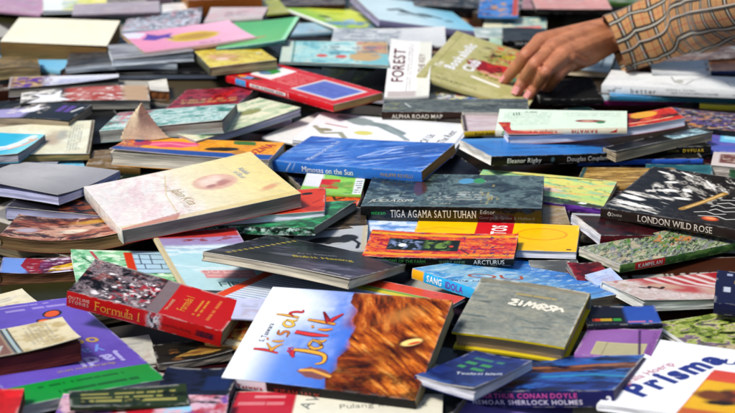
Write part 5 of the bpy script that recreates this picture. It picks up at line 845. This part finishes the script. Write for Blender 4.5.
_let = {   # brush letters, x along the line, y up, 1 = lowercase height
 'K': [([(.1, 1.9), (.15, 1.0), (.0, -.1)], [.2, .26, .16]), ([(.95, 1.2), (.4, .65), (.2, .5), (.6, .35), (1.1, -.05)], [.1, .2, .24, .24, .12])],
 'i': [([(.1, .9), (.12, .4), (.3, 0)], [.14, .24, .12]), ([(.22, 1.4), (.3, 1.25)], [.24, .2])],
 's': [([(.7, .9), (.3, .8), (.25, .55), (.6, .4), (.55, .05), (.0, .0)], [.1, .2, .2, .24, .2, .08])],
 'a': [([(.75, .85), (.3, .85), (.05, .4), (.3, .02), (.7, .4), (.8, .85), (.8, .2), (1.05, 0)], [.14, .2, .24, .2, .16, .2, .2, .1])],
 'h': [([(.2, 1.9), (.2, .9), (.1, 0)], [.14, .26, .2]), ([(.15, .45), (.5, .9), (.75, .5), (.8, 0), (1.1, .05)], [.12, .2, .24, .2, .08])],
 'J': [([(.1, 1.35), (.5, 1.6), (.95, 1.5)], [.14, .3, .16]), ([(.8, 1.6), (.85, .6), (.7, -.4), (.1, -.6), (-.2, -.2)], [.24, .34, .3, .24, .1])],
 'l': [([(.25, 2.2), (.2, 1.0), (.3, 0)], [.3, .34, .16])],
 'k': [([(.2, 1.9), (.15, .8), (.1, 0)], [.18, .28, .2]), ([(1.15, 1.2), (.55, .75), (.2, .5), (.6, .3), (1.2, -.1)], [.12, .26, .28, .28, .12])]}
def brush(word, u, v, h, rot, cols, adv=1.15):
    out = []; x = 0
    W_, H_ = FIT['kisah'][6]*1000, FIT['kisah'][7]*1000
    for i, ch in enumerate(word):
        for j, (pts, w) in enumerate(_let[ch]):
            for q, (c, k) in enumerate((('5c1420', 1.25), (cols[(i+j) % len(cols)], .8))):      # dark outline under the bright stroke
                out.append(([(a+x, b) for a, b in pts], [a*k for a in w], 't', u, v, h, rot, c))
        x += adv*(.62 if ch in 'il' else 1)
    return out
bk('kisah', 'white and blue fronted novel with fiery brush title and orange fur picture, front',
   lambda p: (p.grad('3c68c4', .16, .62), p.No('d8e0f0', 60, 60, .5, .2, box=(0, .3, .5, 1), a=.7), p.grad('e6eaf2', .28, .02), p.Rc(0, .6, .35, 1, 'e8ecf4', 30, .7),
              *[p.Po([(.545, 0), (.52, .1), (.56, .2), (.535, .3), (.58, .42), (.55, .5), (.56, .62), (.52, .7), (.53, .8), (.47, .88), (.46, 1), (1, 1), (1, 0)], '5a200c') for _ in (0,)],
              p.Ph(.56, -.1, 1.1, 1.1, ['2c0e06', '6c2a0e', 'a04a14', 'c46c1c', 'd8984a'], 3.6, 7, rot=-38, e=.03, wp=.7, gain=1.2), p.Ph(.5, .62, .8, 1.1, ['3a140a', '7c3010', 'a85018', 'c87c34'], 5, 4, rot=-70, e=.05, wp=.7, a=.9), p.Ph(.55, -.1, .75, .4, ['1c0806', '5a200c', '9c4414'], 6, 4, rot=10, e=.05, wp=.8, a=.9),
              p.No('1c0a08', 20, 12, .5, .12, a=.85, box=(.66, -.1, 1.1, .22)),
              p.El(.8, .42, .12, .07, '2c0e06', 35, f=.8, wob=.9, a=.55), p.El(.87, .52, .075, .06, '3c120a', 25, f=.4, wob=.5), p.El(.78, .8, .1, .05, 'b87838', 30, f=.8, wob=.6, a=.6), p.El(.875, .53, .055, .024, 'e8c878', 28, f=.2, wob=.2), p.El(.89, .525, .035, .009, 'b84020', 28, f=.3), p.Po([(.36, .14), (.42, .19), (.5, .18), (.56, .13), (.5, .08), (.42, .09)], '7c4420', .9), p.Ln([(.38, .15), (.44, .16), (.54, .12)], 3, 'd89c44')),
   cover='5c84d0', scol='0c0c0e', pages='9c8c64', spine='F', res=.9, wear=.15, fin='gloss', sart=lambda p: (p.Rc(0, 0, .235, 1, 'dfe2ea', 1),),
   txt=[('S. Taswara', 't', .105, .49, 5.2, 88, '16161a', {'b': .02, 'sx': .72}), ('S. Taswara', 's', .13, .55, 4.6, 0, 'b01c24', {'b': .02, 'sx': .9}), ('KISAH JALIK', 's', .4, .5, 5, 0, '8c2c1c', {'b': .02})],
   strokes=brush('Kisah', .215, .29, 12.5, 86, ('c82c2c', 'd89c2c', 'c8782c', 'e0b83c', 'd8a43c'))+brush('Jalik', .425, .24, 15, 86, ('c02430', 'd8a434', 'd03030', 'e08c2c', 'd8942c'), 1.1)
   +[([(0, 0), (.4, .6), (.6, 0), (1, .7), (1.3, 0)], [.25]*5, 't', .285, .3, 6, 86, 'a02c5c')])
bk('red_white_bottom', 'red and white leaflet with grey capitals along the bottom edge, in front of the novel',
   lambda p: (p.Rc(0, 0, .3, 1, 'b42434', 1), p.Tx(.03, .5, .27, .7, 'd88c90', 1, a=.6, ww=3), p.Tx(.1, .75, .25, .9, 'd8a0a4', 1, a=.6, ww=3)), kind=MG, cover='dcd8c4', pages='c8c0a0', spine='B', res=1.2, lift=(1, 4), txt=[('AW', 't', .38, .72, 11, 68, '6c7470', {'sx': 1.2}), ('Pulang kampung', 't', .72, .6, 8, 8, '8c8c80', {})])

# ------------------------------------------------------------------ half hidden books of the lower layer, seen only in the gaps
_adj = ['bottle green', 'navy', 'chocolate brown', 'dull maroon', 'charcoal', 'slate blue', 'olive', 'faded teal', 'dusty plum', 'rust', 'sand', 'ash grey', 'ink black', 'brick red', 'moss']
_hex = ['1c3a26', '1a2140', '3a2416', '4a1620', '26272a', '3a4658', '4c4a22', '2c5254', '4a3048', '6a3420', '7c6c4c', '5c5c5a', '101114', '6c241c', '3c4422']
_hex = ['%02x%02x%02x' % tuple(int(int(h[k:k+2], 16)*.55) for k in (0, 2, 4)) for h in _hex]  # covers darkened so the gaps between the upper books look shaded
_pat = [('a plain cover', lambda p: None), ('a mottled cover', lambda p: p.No((.3, .28, .25), 14, 9, .56)), ('a banded cover', lambda p: p.Rc(.1, 0, .35, 1, (.4, .38, .33), 1)), ('rows of pale print', lambda p: p.Tx(.15, .2, .8, .8, (.5, .48, .42), 6)),
        ('a pale framed panel', lambda p: (p.Rc(.2, .2, .8, .8, (.45, .42, .36), 1), p.Rc(.25, .25, .75, .75, (.2, .2, .2), 1))), ('a large round spot', lambda p: p.El(.5, .5, .2, .2, (.5, .35, .2)))]
_all = [k for k in FIT if not k.startswith('low_')]
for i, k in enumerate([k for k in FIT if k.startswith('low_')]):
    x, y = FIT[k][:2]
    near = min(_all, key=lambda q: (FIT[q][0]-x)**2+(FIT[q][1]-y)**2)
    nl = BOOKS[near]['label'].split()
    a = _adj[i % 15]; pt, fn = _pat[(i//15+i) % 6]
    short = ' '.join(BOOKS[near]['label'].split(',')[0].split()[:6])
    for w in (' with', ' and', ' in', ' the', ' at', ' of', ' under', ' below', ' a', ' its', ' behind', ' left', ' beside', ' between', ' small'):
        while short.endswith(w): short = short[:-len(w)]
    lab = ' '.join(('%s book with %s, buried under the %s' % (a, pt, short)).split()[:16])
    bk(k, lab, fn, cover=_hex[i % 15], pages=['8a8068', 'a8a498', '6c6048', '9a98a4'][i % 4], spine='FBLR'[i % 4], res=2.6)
# ================================================================== the torn page standing up from the orange book
def page_flap():
    x, y, z, yaw, sa, sb, L, W, t = FIT['orange_cover']
    root = BOOKS['orange_cover']; rs = np.random.RandomState(4)
    def sheet(x0, wid, hgt, lean, curl, dy, col, fold):
        V, F, C = [], [], []; n = 34
        for i in range(n+1):
            s = i/n
            for j in range(n+1):
                q = j/n
                w = wid*(1-s)**1.12+.0012
                edge = .0009*math.sin(i*1.9)*(q in (0., 1.))
                X_ = -L/2+x0+q*w+lean*s**1.4+edge
                Y_ = W/2-dy-.003*math.sin(PI*q)*(1-s*.5)+.016*(q-.5)*(1-s)-curl*s*s*(1+.6*q)+.002*math.sin(7*q+3*s)
                Z_ = t+.0006+hgt*s*(1-.1*q*(1-s))+.0022*math.sin(5*q+2)*(1-s)*s*3
                if s > fold: Y_ -= (s-fold)*.012                     # crease where the tip bends over
                V.append((X_, Y_, Z_)); g = .86+.28*fbm(np.array([q*7.]), np.array([s*9.]), 6)[0]
                b = np.array(lin(col))*g*(.8 if abs(s-fold) < .03 else 1)*(.84 if (int(i*.9) % 2 and .15 < q < .8 and vnoise(np.array([q*22.]), np.array([i*3.1]), 8)[0] > .35) else 1); C.append(b)
        F = grid_faces(n+1, n+1); b = len(V); V += [(a, c+.0005, d) for a, c, d in V[:b]]; C = C+C; F += grid_faces(n+1, n+1, b, True)
        for k in range(n):
            F += [(k, k+1, b+k+1, b+k), (k*(n+1), b+k*(n+1), b+(k+1)*(n+1), (k+1)*(n+1)), (k*(n+1)+n, (k+1)*(n+1)+n, b+(k+1)*(n+1)+n, b+k*(n+1)+n)]
        mesh_obj('torn_page', V, F, [MP['matte']], root, art=np.array(C), smooth=True)
    sheet(-.004, .060, .054, .036, .006, .012, 'dac4a6', .7)
    sheet(.004, .050, .030, .016, .004, .005, 'd0c0a4', .5)
page_flap()

# ================================================================== the arm reaching in from the right: one continuous skinned surface
def skin_mat():
    m, nt, b = newmat('skin')
    tc = N(nt, 'ShaderNodeTexCoord')
    n1 = N(nt, 'ShaderNodeTexNoise'); n1.inputs['Scale'].default_value = 55; n1.inputs['Detail'].default_value = 6
    n2 = N(nt, 'ShaderNodeTexNoise'); n2.inputs['Scale'].default_value = 700; n2.inputs['Detail'].default_value = 3
    n3 = N(nt, 'ShaderNodeTexVoronoi'); n3.inputs['Scale'].default_value = 420
    for q in (n1, n2, n3): nt.links.new(tc.outputs['Object'], q.inputs['Vector'])
    at = N(nt, 'ShaderNodeVertexColor'); at.layer_name = 'art'
    cr = N(nt, 'ShaderNodeMapRange'); cr.inputs['From Min'].default_value = .3; cr.inputs['From Max'].default_value = .7; cr.inputs['To Min'].default_value = .8; cr.inputs['To Max'].default_value = 1.15
    nt.links.new(n1.outputs['Fac'], cr.inputs['Value'])
    mx = N(nt, 'ShaderNodeVectorMath', operation='SCALE'); nt.links.new(at.outputs['Color'], mx.inputs[0]); nt.links.new(cr.outputs[0], mx.inputs['Scale'])
    nt.links.new(mx.outputs[0], b.inputs['Base Color'])
    b.inputs['Roughness'].default_value = .5
    b.inputs['Subsurface Weight'].default_value = .12; b.inputs['Subsurface Radius'].default_value = (.01, .004, .002); b.inputs['Subsurface Scale'].default_value = .5
    ad = N(nt, 'ShaderNodeMath', operation='ADD'); nt.links.new(n2.outputs['Fac'], ad.inputs[0]); nt.links.new(n3.outputs['Distance'], ad.inputs[1])
    bp = N(nt, 'ShaderNodeBump'); bp.inputs['Strength'].default_value = .35; bp.inputs['Distance'].default_value = .0008
    nt.links.new(ad.outputs[0], bp.inputs['Height']); nt.links.new(bp.outputs[0], b.inputs['Normal'])
    return m
SKIN = skin_mat()

# joints in metres (world), laid out from the pelvis of the hand = wrist
J = HAND_JOINTS
def fuse(name, chains, sub, mat, parent=None, remesh=.0016, smooth=6):
    """tapered capsule chains fused into one closed surface"""
    import bmesh
    bm = bmesh.new()
    for pts in chains:
        for (p, r), (q, s) in zip(pts[:-1], pts[1:]):
            p, q = Vector(p), Vector(q); d = q-p; n = max(2, int(d.length/(min(r, s)*.22)))
            for k in range(n+1):
                t = k/n; c = p.lerp(q, t); rr = r+(s-r)*t
                bmesh.ops.create_icosphere(bm, subdivisions=2, radius=rr, matrix=Matrix.Translation(c))
    me = bpy.data.meshes.new(name); bm.to_mesh(me); bm.free()
    o = bpy.data.objects.new(name, me); COL.objects.link(o)
    md = o.modifiers.new('r', 'REMESH'); md.mode = 'VOXEL'; md.voxel_size = remesh
    sm = o.modifiers.new('s', 'SMOOTH'); sm.iterations = smooth; sm.factor = .5
    dg = bpy.context.evaluated_depsgraph_get(); dg.update()
    m2 = bpy.data.meshes.new_from_object(o.evaluated_get(dg)); o.modifiers.clear(); o.data = m2; bpy.data.meshes.remove(me)
    m2.name = name
    m2.polygons.foreach_set('use_smooth', [True]*len(m2.polygons)); m2.materials.clear(); m2.materials.append(mat)
    if parent: o.parent = parent
    return o
def V3(k, i): return J[k][i]
RAD = {'index': (.0138, .0110, .0096, .0076), 'middle': (.0136, .0110, .0096, .0078), 'ring': (.0130, .0104, .0092, .0075), 'little': (.0116, .0093, .0083, .0068)}
chains = []
w0, w1 = Vector(J['wrist'][0]), Vector(J['wrist'][1])
for k in ('index', 'middle', 'ring', 'little'):
    j = [Vector(p) for p in J[k]]; r = RAD[k]
    tipdir = (j[3]-j[2]).normalized()
    chains.append([(j[0], r[0]), (j[0].lerp(j[1], .5), (r[0]+r[1])*.47), (j[1], r[1]*1.0), (j[1].lerp(j[2], .5), r[2]*1.06), (j[2], r[2]), (j[2].lerp(j[3], .55), r[2]*.93), (j[3], r[3])])
    w = w0 if k in ('index', 'middle') else w1
    chains.append([(w, .020), (w.lerp(j[0], .5), .0175), (j[0], r[0]*1.06)])
    lo = Vector((0, 0, -.008))
    chains.append([(w+lo, .016), (w.lerp(j[0], .6)+lo*1.3, .013), (j[0]+lo, .010)])
m = [Vector(J[k][0]) for k in ('index', 'middle', 'ring', 'little')]
dn = Vector((.010, .002, -.003))
chains.append([(m[0]+dn, .0115), (m[1]+dn, .0118), (m[2]+dn, .0115), (m[3]+dn, .0105)])
q = [Vector(a) for a in J['thumb']]
chains.append([(w0, .016), (q[0], .0155), (q[1], .0112), (q[2], .0085)])
fo = [Vector(a) for a in J['fore']]
chains.append([(w0.lerp(w1, .2), .0245), (Vector(J['cuff'][1]), .026), (Vector(J['cuff'][2]), .028), (Vector(J['cuff'][3]), .03)])
chains.append([(w0.lerp(w1, .9), .0225), (Vector(J['cuff'][1]), .026)])
arm = fuse('person', chains, 6, SKIN, remesh=.0015, smooth=5)
# skin tone: redder over knuckles and fingertips
nv = len(arm.data.vertices); co = np.zeros(nv*3, np.float32); arm.data.vertices.foreach_get('co', co); co = co.reshape(-1, 3)
base = np.tile(np.array(lin('b47652')), (nv, 1)); red = np.array(lin('a85044')); dark = np.array(lin('8a4c38'))
for k in RAD:
    for idx, rr, s in ((0, .012, .35), (1, .010, .5), (2, .008, .35), (3, .012, .75)):
        d = np.linalg.norm(co-np.array(J[k][idx]), axis=1); w = np.exp(-(d/rr)**2)[:, None]*s
        base = base*(1-w)+red*w
nz = fbm(co[:, 0]*90, co[:, 1]*90+co[:, 2]*70, 5)[:, None]
base = base*(1-.35*sst(.45, .7, nz))+dark*.35*sst(.45, .7, nz)
a = arm.data.color_attributes.new('art', 'FLOAT_COLOR', 'POINT'); qd = np.ones((nv, 4), np.float32); qd[:, :3] = base; a.data.foreach_set('color', qd.ravel())
arm['label'] = 'person reaching in from the right, fingertips on the olive book, sleeve tan checked'
arm['category'] = 'person'
# knuckle creases: small displacements across the finger joints
no = np.zeros(nv*3, np.float32); arm.data.vertices.foreach_get('normal', no); no = no.reshape(-1, 3)
for k in RAD:
    for idx in (1, 2):
        j0 = np.array(J[k][idx-1]); j1 = np.array(J[k][idx]); d = (np.array(J[k][idx+1])-j0); d /= np.linalg.norm(d)
        s = (co-j1)@d; near = np.linalg.norm(co-j1, axis=1) < .0125
        for off, dep in ((-.0028, .0004), (0, .00055), (.0026, .0004)):
            co = co-no*((np.exp(-((s-off)/.0006)**2)*dep*near*(no[:, 2] > .1))[:, None])
arm.data.vertices.foreach_set('co', co.astype(np.float32).ravel()); arm.data.update()
# nails
mn, ntn, bn = newmat('fingernail'); bn.inputs['Base Color'].default_value = (*lin('d08c84'), 1); bn.inputs['Roughness'].default_value = .22
tcn = N(ntn, 'ShaderNodeTexCoord'); nn_ = N(ntn, 'ShaderNodeTexNoise'); nn_.inputs['Scale'].default_value = 200; ntn.links.new(tcn.outputs['Object'], nn_.inputs['Vector'])
crn = N(ntn, 'ShaderNodeValToRGB'); crn.color_ramp.elements[0].color = (*lin('b86a68'), 1); crn.color_ramp.elements[1].color = (*lin('dca098'), 1)
ntn.links.new(nn_.outputs['Fac'], crn.inputs[0]); ntn.links.new(crn.outputs[0], bn.inputs['Base Color'])
for k in RAD:
    p2, p3 = Vector(J[k][2]), Vector(J[k][3]); d = (p3-p2).normalized()
    r = RAD[k][3]
    up = Vector((-.25, -.35, 1)); up = (up-d*up.dot(d)).normalized(); sd = d.cross(up)
    V, F = [], []; a_, b_ = 9, 7
    for lay in (0, 1):
        for i in range(a_):
            s = -.0065+.0120*i/(a_-1)
            for jn in range(b_):
                th = (jn/(b_-1)-.5)*1.75*(1 if i > 1 else .86); rad = r*(1.07 if not lay else .93)-.0006*(i/(a_-1))
                if i == a_-1: th *= .8
                V.append(p3+d*s+(up*math.cos(th)+sd*math.sin(th))*rad)
    F = grid_faces(a_, b_)+grid_faces(a_, b_, a_*b_, True)
    mesh_obj('fingernail', V, F, [mn], arm, smooth=True)

# ------------------------------------------------------------------ the checked sleeve
def sleeve_mat():
    m, nt, b = newmat('checked_cotton')
    uv = N(nt, 'ShaderNodeUVMap'); uv.uv_map = 'pages'; sp = N(nt, 'ShaderNodeSeparateXYZ'); nt.links.new(uv.outputs[0], sp.inputs[0])
    col = None
    rgb = N(nt, 'ShaderNodeRGB'); rgb.outputs[0].default_value = (*lin('ab8050'), 1); col = rgb.outputs[0]
    def ramp(src, period, off, stops):
        mu = N(nt, 'ShaderNodeMath', operation='MULTIPLY_ADD'); mu.inputs[1].default_value = 1/period; mu.inputs[2].default_value = off
        nt.links.new(src, mu.inputs[0]); fr = N(nt, 'ShaderNodeMath', operation='FRACT'); nt.links.new(mu.outputs[0], fr.inputs[0])
        cr = N(nt, 'ShaderNodeValToRGB'); cr.color_ramp.interpolation = 'CONSTANT'; e = cr.color_ramp.elements
        e[0].position = 0; e[0].color = (0, 0, 0, 1); e[1].position = stops[0][0]; e[1].color = (stops[0][1],)*3+(1,)
        for p, v in stops[1:]:
            q = e.new(p); q.color = (v, v, v, 1)
        nt.links.new(fr.outputs[0], cr.inputs[0]); return cr.outputs[0]
    def over(col, mask, c, k=1.):
        sc = N(nt, 'ShaderNodeMath', operation='MULTIPLY'); sc.inputs[1].default_value = k; nt.links.new(mask, sc.inputs[0])
        mx = N(nt, 'ShaderNodeMix', data_type='RGBA'); nt.links.new(sc.outputs[0], mx.inputs[0]); nt.links.new(col, mx.inputs[6]); mx.inputs[7].default_value = (*lin(c), 1)
        return mx.outputs[2]
    for ax, P in (('X', .0285), ('Y', .031)):
        s = sp.outputs[ax]
        red = ramp(s, P, 0, [(.03, 0), (.001+.0, 1)][:1]+[(.05, 0)])
        col = over(col, ramp(s, P, .03, [(.0001, 1), (.045, 0)]), 'a02c20', .75)
        col = over(col, ramp(s, P, 0, [(.34, 1), (.66, 0)]), '100d0c', .92)
        col = over(col, ramp(s, P, 0, [(.462, 1), (.538, 0)]), 'c4bfb0', .8)
        col = over(col, ramp(s, P, 0, [(.492, 1), (.508, 0)]), '14110f', .0)
    n1 = N(nt, 'ShaderNodeTexNoise'); n1.inputs['Scale'].default_value = 1200; nt.links.new(uv.outputs[0], n1.inputs['Vector'])
    mr = N(nt, 'ShaderNodeMapRange'); mr.inputs['To Min'].default_value = .75; mr.inputs['To Max'].default_value = 1.2; nt.links.new(n1.outputs['Fac'], mr.inputs['Value'])
    mx = N(nt, 'ShaderNodeVectorMath', operation='SCALE'); nt.links.new(col, mx.inputs[0]); nt.links.new(mr.outputs[0], mx.inputs['Scale'])
    nt.links.new(mx.outputs[0], b.inputs['Base Color']); b.inputs['Roughness'].default_value = .9
    b.inputs['Sheen Weight'].default_value = .1
    bp = N(nt, 'ShaderNodeBump'); bp.inputs['Strength'].default_value = .4; bp.inputs['Distance'].default_value = .0005
    nt.links.new(n1.outputs['Fac'], bp.inputs['Height']); nt.links.new(bp.outputs[0], b.inputs['Normal'])
    return m
cf = [Vector(a) for a in J['cuff']]
def path(t):
    n = len(cf)-1; x = min(max(t*n, 0), n-1e-6); i = int(x); f = x-i
    a = cf[max(i-1, 0)]; b = cf[i]; c = cf[i+1]; d = cf[min(i+2, n)]
    return .5*((2*b)+(c-a)*f+(2*a-5*b+4*c-d)*f*f+(3*b-a-3*c+d)*f**3)
NS, NA = 150, 96
pts = [path(i/(NS-1)) for i in range(NS)]; s_ = [0]
for a, b in zip(pts[:-1], pts[1:]): s_.append(s_[-1]+(b-a).length)
V, F, UV = [], [], []
for lay in (0, 1):
    for i in range(NS):
        d = (pts[min(i+1, NS-1)]-pts[max(i-1, 0)]).normalized()
        if i < 10: d = (pts[10]-pts[0]).normalized()
        side = d.cross(Vector((0, 0, 1))).normalized(); up = side.cross(d)
        s = s_[i]
        for j in range(NA+1):
            th = 2*PI*j/NA
            rad = .0455+.006*min(1, s/.2)
            if s < .062: rad += .0022*(1 if s < .058 else (.062-s)/.004)       # turned back cuff stands a little proud
            w = 0
            rad += w+.0042*math.sin(th*2+s*22+1.2)*min(1, s/.05)+.0018*math.sin(th*3-s*41)*min(1, s/.04)+.0014*math.sin(s*95+1.6*math.sin(th+.6))*min(1, max(0, (s-.06))/.04)
            rad += .0009*math.sin(th*5+s*60+2)*min(1, s/.06)
            cr_ = (abs(math.sin(s*48+1.1*math.sin(th*1.0+2.)+.7*math.sin(th*3)))**.45-.75)*.0013*min(1, max(0, (s-.055))/.05)
            rad += cr_*(.55+.45*math.sin(th+1))
            if .046 < s < .0485: rad -= .0007                        # stitched seam of the cuff
            if s < .002: rad -= .0006
            rad -= .0012*lay
            e = .84+.04*math.sin(s*9)
            p = pts[i]+side*math.cos(th)*rad*e+up*math.sin(th)*rad
            V.append(p); UV.append((s+.001*math.sin(th*2), th*.047))
F = grid_faces(NS, NA+1)+grid_faces(NS, NA+1, NS*(NA+1), True)
o = NS*(NA+1)
F += [(j, j+1, o+j+1, o+j) for j in range(NA)]
slv = mesh_obj('sleeve', V, F, [sleeve_mat()], arm, uv=UV, smooth=True)
# a small button on the cuff, on the side that faces the camera
dd = (pts[10]-pts[0]).normalized(); sd = dd.cross(Vector((0, 0, 1))).normalized(); uu = sd.cross(dd)
th = R(-35) if sd.y < 0 else R(215)
pb = pts[6]+sd*math.cos(th)*.0445+uu*math.sin(th)*.052; nb = (sd*math.cos(th)+uu*math.sin(th)).normalized(); tb = nb.cross(dd).normalized(); sb_ = nb.cross(tb)
V, F = [], []; K = 20
for ri, hh in ((.0055, 0), (.0058, .001), (.0052, .0018), (.004, .0016), (.0002, .0013)):
    for k in range(K):
        a = 2*PI*k/K; V.append(pb+nb*hh+(tb*math.cos(a)+sb_*math.sin(a))*ri)
for r_ in range(4):
    for k in range(K): F.append((r_*K+k, r_*K+(k+1) % K, (r_+1)*K+(k+1) % K, (r_+1)*K+k))
mesh_obj('button', V, F, [ink('2c241c')], slv, smooth=True)

# ================================================================== the stall table, light, camera
def table():
    m, nt, b = newmat('stall_cloth')
    tc = N(nt, 'ShaderNodeTexCoord'); n1 = N(nt, 'ShaderNodeTexNoise'); n1.inputs['Scale'].default_value = 9; n1.inputs['Detail'].default_value = 8
    nt.links.new(tc.outputs['Object'], n1.inputs['Vector']); cr = N(nt, 'ShaderNodeValToRGB')
    cr.color_ramp.elements[0].color = (.012, .011, .012, 1); cr.color_ramp.elements[1].color = (.05, .042, .036, 1)
    nt.links.new(n1.outputs['Fac'], cr.inputs[0]); nt.links.new(cr.outputs[0], b.inputs['Base Color']); b.inputs['Roughness'].default_value = .95
    V = []; n = 60
    for i in range(n+1):
        for j in range(n+1):
            x = -3+6*i/n; y = -.5+6.5*j/n; V.append((x, y, -.004+.003*math.sin(x*7+y*3)*math.cos(y*9)))
    o = mesh_obj('tabletop', V, grid_faces(n+1, n+1), [m]); o['kind'] = 'structure'
    o['label'] = 'dark cloth covered stall top under the heap of books'; o['category'] = 'tabletop'
table()
cam = bpy.data.cameras.new('camera'); co_ = bpy.data.objects.new('camera', cam); COL.objects.link(co_); SC.camera = co_
co_.location = (0, 0, .66); co_.rotation_euler = (R(90-21), 0, 0)
cam.sensor_width = 36; cam.lens = 36*1500/735; cam.clip_start = .02; cam.clip_end = 60
cam.dof.use_dof = True; cam.dof.focus_distance = 1.62; cam.dof.aperture_fstop = 7.2
w = bpy.data.worlds.new('World'); SC.world = w; w.use_nodes = True; nt = w.node_tree
sky = N(nt, 'ShaderNodeTexSky'); sky.sky_type = 'NISHITA'; sky.sun_disc = False
EL, AZ = 56, 122           # sun high on the left
sky.sun_elevation = R(EL); sky.sun_rotation = R(-AZ); sky.dust_density = 2.5; sky.air_density = 1.2; sky.ozone_density = 2
nt.links.new(sky.outputs[0], nt.nodes['Background'].inputs[0]); nt.nodes['Background'].inputs[1].default_value = .09
sun = bpy.data.lights.new('sun', 'SUN'); so = bpy.data.objects.new('sun', sun); COL.objects.link(so)
sun.energy = 3.1; sun.angle = R(14); sun.color = (1, .95, .87)
d = Vector((-math.sin(R(AZ))*math.cos(R(EL)), math.cos(R(AZ))*math.cos(R(EL)), math.sin(R(EL))))
so.rotation_euler = d.to_track_quat('Z', 'Y').to_euler()
SC.view_settings.view_transform = 'Standard'; SC.view_settings.look = 'None'; SC.view_settings.exposure = EXPOSURE; SC.view_settings.gamma = 1
SC.cycles.use_denoising = True
